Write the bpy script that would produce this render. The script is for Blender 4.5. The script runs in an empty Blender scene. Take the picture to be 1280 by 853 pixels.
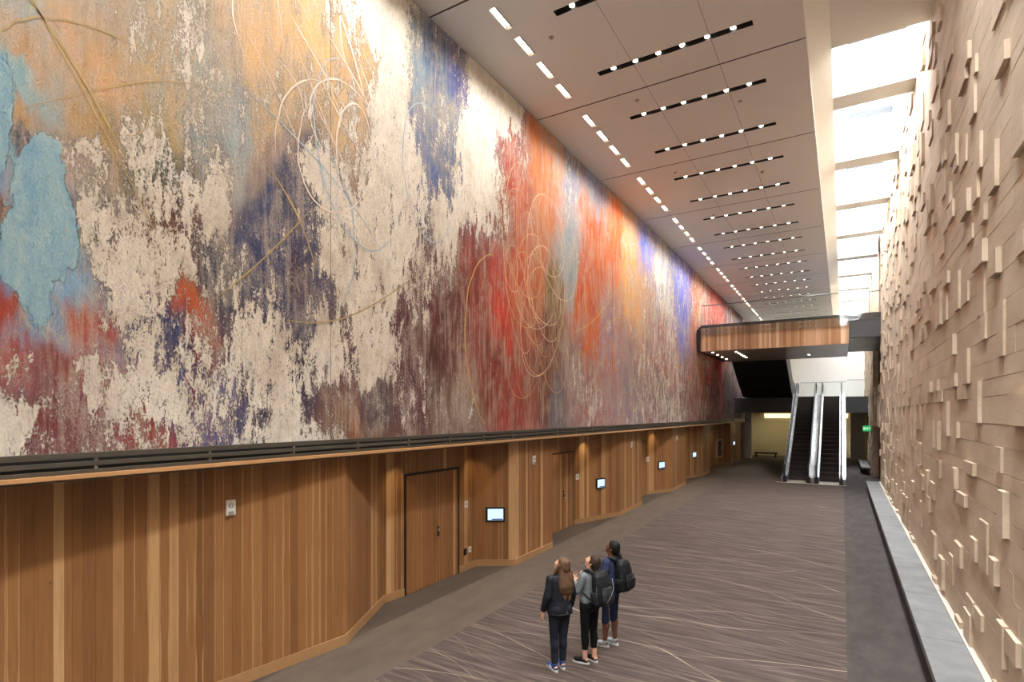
import bpy, bmesh, math, random
import numpy as np
from mathutils import Vector, Matrix, noise

PI = math.pi
rng = random.Random(7)
SC = bpy.context.scene
COL = SC.collection

# ------------------------------------------------------------------ dimensions (metres)
CAM_Z = 3.75
ZC = 11.48            # ceiling
XM = -6.9             # mural plane
XR = 1.58             # stone wall
Y0, Y1 = -10.0, 52.0  # hall ends
ZB = 12.1             # skylight beam underside
BAY0, BAYL = 8.45, 4.42

# ------------------------------------------------------------------ helpers
def lin(c):
    r = []
    for v in c:
        v = v / 255.0
        r.append(v / 12.92 if v <= 0.04045 else ((v + 0.055) / 1.055) ** 2.4)
    return tuple(r)

def link(o, parent=None):
    COL.objects.link(o)
    if parent is not None:
        o.parent = parent
    return o

def obj(name, bm, mat, parent=None, smooth=False):
    me = bpy.data.meshes.new(name)
    if isinstance(bm, bpy.types.Mesh):
        me = bm
        me.name = name
    else:
        bm.to_mesh(me)
        bm.free()
    if mat is not None and len(me.materials) == 0:
        for m in (mat if isinstance(mat, (list, tuple)) else [mat]):
            me.materials.append(m)
    if smooth:
        me.polygons.foreach_set('use_smooth', [True] * len(me.polygons))
    o = bpy.data.objects.new(name, me)
    return link(o, parent)

def empty(name, loc=(0, 0, 0), rz=0.0):
    o = bpy.data.objects.new(name, None)
    o.empty_display_size = 0.2
    o.location = loc
    o.rotation_euler = (0, 0, rz)
    return link(o)

def tag(o, label=None, cat=None, group=None, kind=None):
    if label: o['label'] = label
    if cat: o['category'] = cat
    if group: o['group'] = group
    if kind: o['kind'] = kind
    return o

def struct(name, bm, mat, parent=None, smooth=False, label=None):
    o = obj(name, bm, mat, parent, smooth)
    if parent is None:
        o['kind'] = 'structure'
    if label: o['label'] = label
    return o

def copy_tree(o, parent=None):
    c = o.copy()
    COL.objects.link(c)
    if parent is not None:
        c.parent = parent
    for ch in [x for x in o.children]:
        copy_tree(ch, c)
    return c

def box(bm, x0, x1, y0, y1, z0, z1, M=None, mi=0, skip=''):
    co = [(x0, y0, z0), (x1, y0, z0), (x1, y1, z0), (x0, y1, z0), (x0, y0, z1), (x1, y0, z1), (x1, y1, z1), (x0, y1, z1)]
    vs = [bm.verts.new(M @ Vector(c) if M is not None else c) for c in co]
    F = {'b': (0, 3, 2, 1), 't': (4, 5, 6, 7), 'y-': (0, 1, 5, 4), 'x+': (1, 2, 6, 5), 'y+': (2, 3, 7, 6), 'x-': (3, 0, 4, 7)}
    for k, f in F.items():
        if k in skip.split(','):
            continue
        fc = bm.faces.new([vs[i] for i in f])
        fc.material_index = mi
    return vs

def bev(bm, w, seg=2):
    bmesh.ops.bevel(bm, geom=bm.edges[:], offset=w, segments=seg, affect='EDGES', profile=0.6)
    return bm

def bbox(x0, x1, y0, y1, z0, z1, w=0.0, M=None):
    bm = bmesh.new()
    box(bm, x0, x1, y0, y1, z0, z1, M)
    if w: bev(bm, w)
    return bm

def quad(bm, pts, mi=0):
    f = bm.faces.new([bm.verts.new(p) for p in pts])
    f.material_index = mi
    return f

def tube(bm, pts, r, n=8, cap=True, closed=False):
    """tube through points; r a number or a list"""
    pts = [Vector(p) for p in pts]
    rings = []
    prev = None
    m = len(pts)
    for i, p in enumerate(pts):
        if closed:
            t = pts[(i + 1) % m] - pts[(i - 1) % m]
        else:
            t = pts[min(i + 1, m - 1)] - pts[max(i - 1, 0)]
        t.normalize()
        if prev is None:
            a = Vector((0, 0, 1)) if abs(t.z) < 0.9 else Vector((1, 0, 0))
            u = t.cross(a).normalized()
        else:
            u = (prev - t * prev.dot(t)).normalized()
        prev = u
        v = t.cross(u)
        rr = r[i] if isinstance(r, (list, tuple)) else r
        rings.append([bm.verts.new(p + (u * math.cos(2 * PI * k / n) + v * math.sin(2 * PI * k / n)) * rr) for k in range(n)])
    for i in range(m if closed else m - 1):
        a, b = rings[i], rings[(i + 1) % m]
        for k in range(n):
            bm.faces.new((a[k], a[(k + 1) % n], b[(k + 1) % n], b[k]))
    if cap and not closed:
        bm.faces.new(rings[0][::-1]); bm.faces.new(rings[-1])
    return bm

def fixn(bm):
    bmesh.ops.recalc_face_normals(bm, faces=bm.faces[:])
    return bm

# ------------------------------------------------------------------ node material helpers
class NT:
    def __init__(s, name):
        s.m = bpy.data.materials.new(name)
        s.m.use_nodes = True
        s.t = s.m.node_tree
        s.b = s.t.nodes['Principled BSDF']
    def n(s, typ, **kw):
        nd = s.t.nodes.new(typ)
        ins = kw.pop('ins', {})
        for k, v in kw.items():
            setattr(nd, k, v)
        for k, v in ins.items():
            s.set(nd, k, v)
        return nd
    def set(s, nd, k, v):
        sk = nd.inputs[k]
        if isinstance(v, bpy.types.NodeSocket):
            s.t.links.new(v, sk)
        else:
            sk.default_value = v
    def math(s, op, a, b=None, c=None, clamp=False):
        nd = s.n('ShaderNodeMath', operation=op, use_clamp=clamp)
        s.set(nd, 0, a)
        if b is not None: s.set(nd, 1, b)
        if c is not None: s.set(nd, 2, c)
        return nd.outputs[0]
    def mix(s, f, a, b, typ='MIX'):
        nd = s.n('ShaderNodeMix', data_type='RGBA', blend_type=typ)
        s.set(nd, 0, f)
        s.set(nd, 6, a if isinstance(a, bpy.types.NodeSocket) else (*a[:3], 1))
        s.set(nd, 7, b if isinstance(b, bpy.types.NodeSocket) else (*b[:3], 1))
        return nd.outputs[2]
    def ramp(s, f, stops, interp='LINEAR'):
        nd = s.n('ShaderNodeValToRGB')
        nd.color_ramp.interpolation = interp
        el = nd.color_ramp.elements
        while len(el) < len(stops): el.new(0.5)
        for e, (p, c) in zip(el, stops):
            e.position = p
            e.color = (*c[:3], 1) if not isinstance(c, (int, float)) else (c, c, c, 1)
        s.set(nd, 0, f)
        return nd.outputs[0]
    def mapping(s, vec, scale=(1, 1, 1), loc=(0, 0, 0), rot=(0, 0, 0)):
        nd = s.n('ShaderNodeMapping', ins={'Vector': vec, 'Scale': scale, 'Location': loc, 'Rotation': rot})
        return nd.outputs[0]
    def noise(s, vec, scale=5, detail=4, rough=0.5, dist=0.0, out=0):
        nd = s.n('ShaderNodeTexNoise', ins={'Vector': vec, 'Scale': scale, 'Detail': detail, 'Roughness': rough, 'Distortion': dist})
        return nd.outputs[out]
    def smooth(s, v, a, b, lo=0.0, hi=1.0):
        nd = s.n('ShaderNodeMapRange', interpolation_type='SMOOTHSTEP')
        s.set(nd, 0, v); s.set(nd, 1, a); s.set(nd, 2, b); s.set(nd, 3, lo); s.set(nd, 4, hi)
        return nd.outputs[0]
    def bump(s, h, strength=0.3, dist=0.01):
        nd = s.n('ShaderNodeBump', ins={'Height': h, 'Strength': strength, 'Distance': dist})
        s.t.links.new(nd.outputs[0], s.b.inputs['Normal'])
    def obco(s):
        return s.n('ShaderNodeTexCoord').outputs['Object']
    def out(s, col=None, rough=None, metal=None):
        if col is not None: s.set(s.b, 'Base Color', col if isinstance(col, bpy.types.NodeSocket) else (*col[:3], 1))
        if rough is not None: s.set(s.b, 'Roughness', rough)
        if metal is not None: s.set(s.b, 'Metallic', metal)
        return s.m

def plain(name, rgb, rough=0.5, metal=0.0, var=0.08, scale=6.0, bump=0.0, spec=None):
    """simple procedural material: base colour with a little noise"""
    t = NT(name)
    co = t.obco()
    c = lin(rgb)
    n = t.noise(co, scale, 4, 0.6)
    a = tuple(v * (1 - var) for v in c); b = tuple(min(1, v * (1 + var)) for v in c)
    t.out(t.mix(n, a, b), rough, metal)
    if bump: t.bump(t.noise(co, scale * 12, 3, 0.6), bump, 0.004)
    if spec is not None: t.b.inputs['Specular IOR Level'].default_value = spec
    return t.m

def emit(name, rgb, strength):
    t = NT(name)
    t.out((0, 0, 0), 0.5)
    n = t.noise(t.obco(), 3, 2)
    c = lin(rgb)
    t.set(t.b, 'Emission Color', t.mix(n, tuple(v * .96 for v in c), c))
    t.b.inputs['Emission Strength'].default_value = strength
    return t.m

# ------------------------------------------------------------------ materials
def m_wood(name, dark=(126, 87, 52), mid=(154, 109, 67), pale=(194, 156, 110), rough=0.42):
    t = NT(name)
    uv = t.n('ShaderNodeUVMap').outputs[0]
    sep = t.n('ShaderNodeSeparateXYZ', ins={0: uv})
    u, v = sep.outputs[0], sep.outputs[1]
    vor = t.n('ShaderNodeTexVoronoi', voronoi_dimensions='1D', ins={'W': u, 'Scale': 8.5, 'Randomness': 1.0})
    vcol = t.n('ShaderNodeSeparateColor', ins={0: vor.outputs['Color']})
    r1, r2 = vcol.outputs[0], vcol.outputs[1]
    base = t.ramp(r1, [(0, lin(dark)), (0.30, lin(mid)), (0.55, lin((138, 95, 57))), (0.8, lin(mid)), (0.93, lin(pale)), (1, lin(pale))], 'LINEAR')
    # per-plank offset grain
    cmb = t.n('ShaderNodeCombineXYZ', ins={0: t.math('MULTIPLY', u, 45.0), 1: t.math('MULTIPLY', v, 1.4), 2: t.math('MULTIPLY', r2, 37.0)})
    g = t.noise(cmb.outputs[0], 1.0, 5, 0.6, 0.6)
    grain = t.ramp(g, [(0.25, (.74, .72, .69)), (0.5, (1, 1, 1)), (0.75, (1.12, 1.1, 1.07))])
    c = t.mix(0.85, base, grain, 'MULTIPLY')
    # narrow pale sapwood strips along plank edges
    ve = t.n('ShaderNodeTexVoronoi', voronoi_dimensions='1D', feature='DISTANCE_TO_EDGE', ins={'W': u, 'Scale': 8.5, 'Randomness': 1.0})
    wob = t.noise(t.n('ShaderNodeCombineXYZ', ins={0: t.math('MULTIPLY', r2, 50), 1: t.math('MULTIPLY', v, .9)}).outputs[0], 1.0, 2)
    thr = t.math('MULTIPLY', t.math('SUBTRACT', wob, 0.30), t.math('MULTIPLY', t.math('GREATER_THAN', r2, 0.55), 0.55))
    sap = t.math('LESS_THAN', ve.outputs['Distance'], thr)
    c = t.mix(t.math('MULTIPLY', sap, 0.6), c, lin(pale))
    seam = t.math('LESS_THAN', ve.outputs['Distance'], 0.035)
    c = t.mix(t.math('MULTIPLY', seam, 0.32), c, lin((70, 42, 22)))
    # knots
    kn = t.n('ShaderNodeTexVoronoi', ins={'Vector': t.n('ShaderNodeCombineXYZ', ins={0: t.math('MULTIPLY', u, 2.4), 1: t.math('MULTIPLY', v, 1.0)}).outputs[0], 'Scale': 1.4})
    kd = t.smooth(kn.outputs['Distance'], 0.02, 0.055, 1.0, 0.0)
    c = t.mix(t.math('MULTIPLY', kd, 0.55), c, lin((62, 32, 16)))
    t.out(c, rough)
    t.b.inputs['Specular IOR Level'].default_value = 0.35
    t.bump(g, 0.05, 0.004)
    return t.m

def m_stone():
    t = NT('travertine_stone')
    co = t.obco()
    geo = t.n('ShaderNodeTexVoronoi', ins={'Vector': t.mapping(co, (1, 1.1, 3.4)), 'Scale': 1.0})
    patch = t.noise(t.mapping(co, (1, .8, 2.2)), 1.3, 3, .5)
    base = t.ramp(patch, [(0.25, lin((180, 160, 137))), (0.5, lin((199, 179, 155))), (0.75, lin((210, 192, 170)))])
    hv = t.n('ShaderNodeSeparateColor', ins={0: geo.outputs['Color']}).outputs[0]
    base = t.mix(t.math('MULTIPLY', hv, .25), base, lin((178, 156, 134)))
    vein = t.noise(t.mapping(co, (3, 1.5, 14)), 2.0, 5, .65, .4)
    base = t.mix(t.smooth(vein, .5, .8, 0, .28), base, lin((150, 124, 100)))
    pit = t.noise(t.mapping(co, (22, 14, 26)), 1.6, 3, .6)
    pm = t.smooth(pit, .665, .72)
    pz = t.smooth(t.noise(co, .8, 2), .42, .58)
    pm = t.math('MULTIPLY', pm, pz)
    c = t.mix(t.math('MULTIPLY', pm, .65), base, lin((84, 64, 50)))
    t.out(c, .75)
    t.b.inputs['Specular IOR Level'].default_value = .2
    t.bump(t.math('SUBTRACT', t.math('MULTIPLY', vein, .4), pm), .25, .006)
    return t.m

def m_carpet_lines():
    t = NT('patterned_carpet')
    co = t.obco()
    sep = t.n('ShaderNodeSeparateXYZ', ins={0: co})
    x, y = sep.outputs[0], sep.outputs[1]
    base_n = t.noise(t.mapping(co, (.8, 10, 1)), 1.2, 5, .65)
    base = t.ramp(base_n, [(.28, lin((60, 51, 47))), (.5, lin((80, 69, 63))), (.72, lin((101, 89, 81)))])
    # soft streak bands following wavy lines
    def lines(seed, freq, amp, ws, slope, width, vis, fx=.16):
        w = t.noise(t.mapping(co, (fx, fx * .8, 1), (seed * 7.3, seed * 3.1, seed)), 1.0, 1.5, .45)
        w2 = t.noise(t.mapping(co, (.05, 0.75, 1), (seed * 2.7, seed * 9.1, seed)), 1.0, 1, .4)
        v = t.math('ADD', y, t.math('MULTIPLY', t.math('SUBTRACT', w, .5), amp))
        v = t.math('ADD', v, t.math('MULTIPLY', x, slope))
        v = t.math('ADD', v, t.math('MULTIPLY', w2, ws))
        v = t.math('MULTIPLY', v, freq)
        f = t.math('ABSOLUTE', t.math('SUBTRACT', t.math('FRACT', v), .5))
        m = t.smooth(f, width * freq * .45, width * freq, 1.0, 0.0)
        k = t.noise(t.mapping(co, (.35, .9, 1), (seed, seed * 5, 0)), 1.2, 2)
        return t.math('MULTIPLY', t.math('MULTIPLY', m, t.smooth(k, .38, .62)), vis * 1.05)
    c = base
    for (sd, fr, am, ws, sl, wd, vi, col) in [
        (1, 2.3, 2.6, .9, .10, .010, .42, (150, 134, 120)),
        (2, 1.7, 3.4, .7, -.12, .010, .46, (158, 142, 128)),
        (7, 2.9, 3.0, .8, .04, .009, .36, (146, 130, 118)),
        (8, 1.3, 3.8, .6, .18, .010, .42, (152, 138, 124)),
        (3, .62, 4.2, .6, .30, .011, .62, (182, 166, 144)),
        (4, .55, 4.0, .6, -.34, .011, .60, (178, 162, 142)),
        (5, 3.4, 2.2, .8, .02, .014, .42, (60, 50, 46)),
        (6, .33, 4.6, .5, .55, .009, .34, (160, 142, 118)),
    ]:
        c = t.mix(lines(sd, fr, am, ws, sl, wd, vi), c, lin(col))
    # carpet-tile joints, faint
    tf = t.noise(co, 160, 2, .7)
    c = t.mix(.35, c, t.ramp(tf, [(.3, .55), (.7, 1.25)]), 'MULTIPLY')
    t.out(c, .95)
    t.b.inputs['Specular IOR Level'].default_value = .1
    t.bump(tf, .3, .004)
    return t.m

def m_carpet_plain():
    t = NT('plain_carpet')
    co = t.obco()
    sep = t.n('ShaderNodeSeparateXYZ', ins={0: co})
    # brown side near the timber wall, charcoal border near the stone wall
    side = t.smooth(sep.outputs[0], -.5, .2)
    n = t.noise(t.mapping(co, (1.6, .7, 1)), 1.6, 5, .65)
    a = t.ramp(n, [(.25, lin((82, 72, 63))), (.75, lin((96, 84, 73)))])
    b = t.ramp(n, [(.3, lin((62, 57, 54))), (.7, lin((78, 72, 69)))])
    c = t.mix(side, a, b)
    tf = t.noise(co, 150, 2, .7)
    c = t.mix(.35, c, t.ramp(tf, [(.3, .6), (.7, 1.25)]), 'MULTIPLY')
    t.out(c, .95)
    t.b.inputs['Specular IOR Level'].default_value = .1
    t.bump(tf, .3, .004)
    return t.m

def m_granite():
    t = NT('grey_granite')
    co = t.obco()
    n = t.noise(co, 2.2, 5, .6)
    f = t.noise(co, 70, 3, .7)
    tone = t.n('ShaderNodeTexVoronoi', voronoi_dimensions='1D', ins={'W': t.n('ShaderNodeSeparateXYZ', ins={0: co}).outputs[1], 'Scale': .42, 'Randomness': .25})
    c = t.ramp(n, [(.3, lin((98, 98, 98))), (.7, lin((124, 123, 121)))])
    c = t.mix(.5, c, t.ramp(t.n('ShaderNodeSeparateColor', ins={0: tone.outputs['Color']}).outputs[0], [(0, .8), (1, 1.12)]), 'MULTIPLY')
    e = t.n('ShaderNodeTexVoronoi', voronoi_dimensions='1D', feature='DISTANCE_TO_EDGE', ins={'W': t.n('ShaderNodeSeparateXYZ', ins={0: co}).outputs[1], 'Scale': .42, 'Randomness': .25})
    c = t.mix(t.math('LESS_THAN', e.outputs['Distance'], .004), c, lin((60, 60, 60)))
    c = t.mix(.3, c, t.ramp(f, [(.3, .7), (.7, 1.2)]), 'MULTIPLY')
    t.out(c, .55)
    t.bump(f, .1, .002)
    return t.m

def m_mural():
    t = NT('abstract_painting')
    co = t.obco()
    ua = t.n('ShaderNodeAttribute', attribute_name='under').outputs['Color']
    ub = t.n('ShaderNodeAttribute', attribute_name='under2').outputs['Color']
    dn = t.n('ShaderNodeAttribute', attribute_name='crust').outputs['Fac']
    pt = t.n('ShaderNodeAttribute', attribute_name='patch').outputs['Fac']
    streak = t.noise(t.mapping(co, (1, 3.8, .8)), 1.0, 9, .68, .5)
    blot = t.noise(t.mapping(co, (1, 1.7, .95), (3, 1, 8)), 1.3, 10, .66, .7)
    fine = t.noise(t.mapping(co, (1, 1.6, .75), (7, 2, 5)), 7.0, 8, .74, .3)
    tiny = t.noise(t.mapping(co, (1, 1.4, .8)), 30.0, 5, .72)
    lace = t.noise(t.mapping(co, (1, 1.3, .8), (1, 6, 2)), 13.0, 5, .62, 1.2)
    brush = t.noise(t.mapping(co, (1, 16, .9)), 1.0, 6, .7, .2)
    # underpainting
    f = t.smooth(t.math('ADD', t.math('MULTIPLY', streak, .6), t.math('MULTIPLY', fine, .4)), .43, .57)
    u = t.mix(f, ua, ub)
    g = t.smooth(t.math('ADD', t.math('MULTIPLY', brush, .5), t.math('MULTIPLY', blot, .5)), .45, .60, 0, .5)
    u = t.mix(g, u, lin((186, 168, 152)))
    u = t.mix(.42, u, t.ramp(brush, [(.28, .70), (.5, 1.0), (.74, 1.3)]), 'MULTIPLY')
    u = t.mix(.35, u, t.ramp(fine, [(.3, .7), (.7, 1.3)]), 'MULTIPLY')
    # crust of pale paint with lacy broken edges
    drip = t.noise(t.mapping(co, (1, 8.5, 1.7), (5, 3, 1)), 1.0, 6, .68, .4)
    n1 = t.math('ADD', t.math('ADD', t.math('MULTIPLY', streak, .26), t.math('MULTIPLY', drip, .22)), t.math('MULTIPLY', blot, .20))
    n2 = t.math('ADD', t.math('MULTIPLY', fine, .28), t.math('MULTIPLY', tiny, .28))
    nmix = t.math('SUBTRACT', t.math('ADD', n1, n2), .12)
    thr = t.n('ShaderNodeMapRange', ins={0: dn, 1: 0.0, 2: 1.0, 3: .67, 4: .375}).outputs[0]
    d = t.math('SUBTRACT', nmix, thr)
    m = t.smooth(d, -.014, .014)
    ink = t.math('MULTIPLY', t.smooth(d, -.06, -.01), t.math('SUBTRACT', 1.0, m))
    cv = t.noise(t.mapping(co, (1, 1.2, .8), (2, 9, 4)), 1.7, 5, .6)
    cream = t.ramp(cv, [(.3, lin((200, 186, 172))), (.45, lin((220, 209, 194))), (.6, lin((232, 222, 208))), (.75, lin((210, 202, 200)))])
    cream = t.mix(.75, cream, t.ramp(t.math('ADD', t.math('MULTIPLY', fine, .55), t.math('MULTIPLY', tiny, .45)), [(.36, .42), (.455, .84), (.53, 1.02), (.64, 1.16)]), 'MULTIPLY')  # crevice shade of the thick relief painted into the cream
    u = t.mix(t.math('MULTIPLY', ink, .30), u, t.mix(.5, ua, lin((64, 50, 58))))
    # pale cracks and speckle scumbled over the thin passages
    lc = t.smooth(t.math('ABSOLUTE', t.math('SUBTRACT', lace, .5)), .012, .034, 1.0, 0.0)
    sp = t.smooth(t.math('ADD', t.math('MULTIPLY', tiny, .55), t.math('MULTIPLY', fine, .45)), .53, .60)
    k = t.math('MULTIPLY', t.smooth(dn, .06, .42), t.smooth(blot, .36, .60))
    u = t.mix(t.math('MULTIPLY', t.math('MAXIMUM', t.math('MULTIPLY', lc, .75), sp), t.math('MULTIPLY', k, .85)), u, lin((196, 182, 170)))
    c = t.mix(m, u, cream)
    # thick flat patch of pale blue paint
    pn = t.math('ADD', pt, t.math('MULTIPLY', t.math('SUBTRACT', t.math('ADD', t.math('MULTIPLY', fine, .6), t.math('MULTIPLY', streak, .4)), .5), 1.6))
    pm = t.smooth(pn, .47, .53)
    bl = t.ramp(t.math('ADD', t.math('MULTIPLY', streak, .5), t.math('MULTIPLY', fine, .5)), [(.36, lin((112, 158, 196))), (.5, lin((150, 186, 200))), (.64, lin((178, 200, 202)))])
    c = t.mix(pm, c, bl)
    t.out(c, .7)
    t.b.inputs['Specular IOR Level'].default_value = .25
    h = t.math('ADD', t.math('MULTIPLY', t.math('MAXIMUM', m, pm), .5), t.math('ADD', t.math('MULTIPLY', fine, .55), t.math('MULTIPLY', tiny, .45)))
    t.bump(h, .8, .06)
    return t.m

def m_glass(name='clear_glass', tint=(.965, .985, .98), refl=.06):
    t = NT(name)
    nt = t.t
    tr = t.n('ShaderNodeBsdfTransparent', ins={'Color': (*tint, 1)})
    gl = t.n('ShaderNodeBsdfGlossy', ins={'Roughness': .02, 'Color': (1, 1, 1, 1)})
    fr = t.n('ShaderNodeFresnel', ins={'IOR': 1.45})
    f = t.math('ADD', t.math('MULTIPLY', fr.outputs[0], .8), t.math('MULTIPLY', t.noise(t.obco(), 2.0, 1), refl * .3))
    mx = t.n('ShaderNodeMixShader')
    t.set(mx, 0, f)
    nt.links.new(tr.outputs[0], mx.inputs[1]); nt.links.new(gl.outputs[0], mx.inputs[2])
    nt.links.new(mx.outputs[0], nt.nodes['Material Output'].inputs['Surface'])
    return t.m

def m_steel():
    t = NT('brushed_steel')
    co = t.obco()
    n = t.noise(t.mapping(co, (2, 2, 90)), 2.0, 4, .6)
    t.out(t.ramp(n, [(.3, lin((176, 178, 180))), (.7, lin((216, 217, 218)))]), t.math('ADD', .2, t.math('MULTIPLY', n, .16)), 1.0)
    return t.m

WOOD = m_wood('cherry_timber_boards')
WOOD_B = m_wood('bridge_timber_boards', (150, 112, 84), (178, 138, 106), (204, 168, 134), .35)
BASE = plain('pale_timber_skirting', (164, 126, 86), .45, 0, .12, 9)
STONE = m_stone()
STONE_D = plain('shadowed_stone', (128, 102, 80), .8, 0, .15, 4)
CARPET = m_carpet_lines()
FLOORM = m_carpet_plain()
GRANITE = m_granite()
MURALM = m_mural()
GLASS = m_glass()
STEEL = m_steel()
CEIL = plain('ceiling_panel_paint', (222, 221, 219), .8, 0, .02, .8)
CEIL_DK = plain('ceiling_joint_shadow', (84, 76, 70), .9, 0, .05)
WHITE = plain('white_plaster', (226, 224, 218), .8, 0, .02, 1.0)
WHITE2 = plain('skylight_plaster', (238, 236, 230), .85, 0, .02, 1.0)
BEIGE = plain('beige_plaster', (196, 184, 146), .8, 0, .03, 1.0)
BLACK = plain('black_metal', (24, 23, 23), .5, 0, .1, 10)
BRONZE = plain('dark_bronze_metal', (84, 79, 70), .45, .4, .08, 8)
CHAR = plain('charcoal_panel', (58, 57, 57), .5, 0, .05, 3)
SOFFIT = plain('grey_soffit_panel', (176, 164, 150), .35, .1, .05, 3)
RUBBER = plain('black_rubber', (30, 30, 32), .45, 0, .1, 12)
STEPM = plain('grooved_step_metal', (56, 49, 45), .85, .0, .1, 30, 0, .08)
DEVW = plain('white_plastic', (222, 218, 208), .4, 0, .02, 5)
DEVG = plain('grey_lens_plastic', (150, 150, 148), .3, 0, .05, 20)
SCREEN_BEZEL = plain('black_bezel', (16, 16, 18), .3, 0, .05, 5)
SCREEN = emit('lit_screen', (196, 218, 240), 1.5)
SCREEN_BAR = emit('screen_blue_bar', (60, 92, 140), .8)
LENS = emit('warm_lamp_lens', (255, 236, 210), 32)
TUBE = emit('white_lamp_tube', (255, 240, 218), 9)
COVE = emit('warm_cove_light', (255, 232, 182), 1.9)
EXITG = emit('green_exit_face', (40, 170, 92), 1.1)
EXITW = emit('white_exit_letters', (225, 255, 235), 1.6)
SKY = 62.0
EXPO = -0.04
PATCH1 = [(2.21, 6.49), (2.33, 6.61), (2.47, 6.57), (2.55, 6.13), (2.67, 5.7), (2.64, 5.4), (2.5, 5.12), (2.4, 5.09), (2.41, 4.74), (2.3, 4.55), (2.24, 4.67), (2.15, 4.93), (2.0, 5.02), (2.0, 5.4), (2.09, 5.81), (2.11, 6.28)]
PATCH2 = [(1.86, 7.22), (2.05, 7.25), (2.12, 6.94), (2.09, 6.27), (2.05, 6.01), (1.86, 5.99)]
# ================================================================== PEOPLE
def ell(bm, c, r, R=None, seg=20):
    M = Matrix.Translation(Vector(c)) @ ((R.to_4x4() if R is not None else Matrix.Identity(4))) @ Matrix.Diagonal((r[0], r[1], r[2], 1))
    nv = max(8, seg * 2 // 3)
    top, bot = bm.verts.new(M @ Vector((0, 0, 1))), bm.verts.new(M @ Vector((0, 0, -1)))
    L = []
    for i in range(1, nv):
        a = PI * i / nv
        L.append([bm.verts.new(M @ Vector((math.sin(a) * math.cos(2 * PI * k / seg), math.sin(a) * math.sin(2 * PI * k / seg), math.cos(a)))) for k in range(seg)])
    for k in range(seg):
        k2 = (k + 1) % seg
        bm.faces.new((top, L[0][k], L[0][k2])); bm.faces.new((bot, L[-1][k2], L[-1][k]))
        for a, b in zip(L[:-1], L[1:]):
            bm.faces.new((a[k], b[k], b[k2], a[k2]))
def cone(bm, p0, r0, p1, r1, ends=(True, True), n=18):
    """tapered limb; round ends where asked, flat otherwise"""
    p0, p1 = Vector(p0), Vector(p1)
    tube(bm, [p0, p0.lerp(p1, .5), p1], [r0, (r0 + r1) / 2, r1], n)
    if ends[0]: ell(bm, p0, (r0,) * 3, None, 14)
    if ends[1]: ell(bm, p1, (r1,) * 3, None, 14)
def loft(bm, rings, n=24):
    """rings: (x, y, z, rx, ry) horizontal super-ellipses"""
    L = []
    for (x, y, z, rx, ry) in rings:
        row = []
        for k in range(n):
            a = 2 * PI * k / n
            c, s = math.cos(a), math.sin(a)
            row.append(bm.verts.new((x + rx * math.copysign(abs(c) ** .85, c), y + ry * math.copysign(abs(s) ** .85, s), z)))
        L.append(row)
    for a, b in zip(L[:-1], L[1:]):
        for k in range(n):
            bm.faces.new((a[k], a[(k + 1) % n], b[(k + 1) % n], b[k]))
    bm.faces.new(L[0][::-1]); bm.faces.new(L[-1])
def fuse(bm, voxel, smooth=4, wob=0.0, seed=0):
    """closed pieces -> one continuous skin"""
    fixn(bm)
    me = bpy.data.meshes.new('tmp'); bm.to_mesh(me); bm.free()
    o = bpy.data.objects.new('tmp', me); COL.objects.link(o)
    m = o.modifiers.new('r', 'REMESH'); m.mode = 'VOXEL'; m.voxel_size = voxel; m.adaptivity = 0
    if smooth:
        m2 = o.modifiers.new('s', 'SMOOTH'); m2.iterations = smooth; m2.factor = .5
    dg = bpy.context.evaluated_depsgraph_get()
    dg.update()
    out = bpy.data.meshes.new_from_object(o.evaluated_get(dg), depsgraph=dg)
    bpy.data.objects.remove(o); bpy.data.meshes.remove(me)
    if wob:
        for v in out.vertices:
            p = v.co
            n = noise.noise(Vector((p.x * 9 + seed, p.y * 9, p.z * 6))) + .5 * noise.noise(Vector((p.x * 22, p.y * 22 + seed, p.z * 13)))
            v.co = p + v.normal * n * wob
    return out

def m_skin(name, rgb, lip, eye=(40, 28, 22)):
    mats = [plain(name, rgb, .5, 0, .06, 14)]
    mats.append(plain(name + '_lips', lip, .4, 0, .05, 20))
    mats.append(plain(name + '_eye', (232, 228, 222), .2, 0, .02, 20))
    mats.append(plain(name + '_iris', eye, .15, 0, .05, 20))
    return mats
def m_hair(name, rgb, hi):
    t = NT(name)
    co = t.obco()
    n = t.noise(t.mapping(co, (55, 55, 4)), 1.0, 5, .6, .5)
    t.out(t.ramp(n, [(.3, lin(rgb)), (.7, lin(hi))]), .6)
    t.b.inputs['Specular IOR Level'].default_value = .2
    t.bump(n, .5, .006)
    return t.m
def m_cloth(name, rgb, rough=.85, var=.15):
    t = NT(name)
    co = t.obco()
    n = t.noise(co, 9, 4, .6)
    w = t.noise(t.mapping(co, (1, 1, .35)), 14, 3, .6, .6)
    c = lin(rgb)
    t.out(t.mix(n, tuple(v * (1 - var) for v in c), tuple(v * (1 + var) for v in c)), rough)
    t.b.inputs['Specular IOR Level'].default_value = .25
    t.bump(w, .45, .02)
    return t.m

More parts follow.
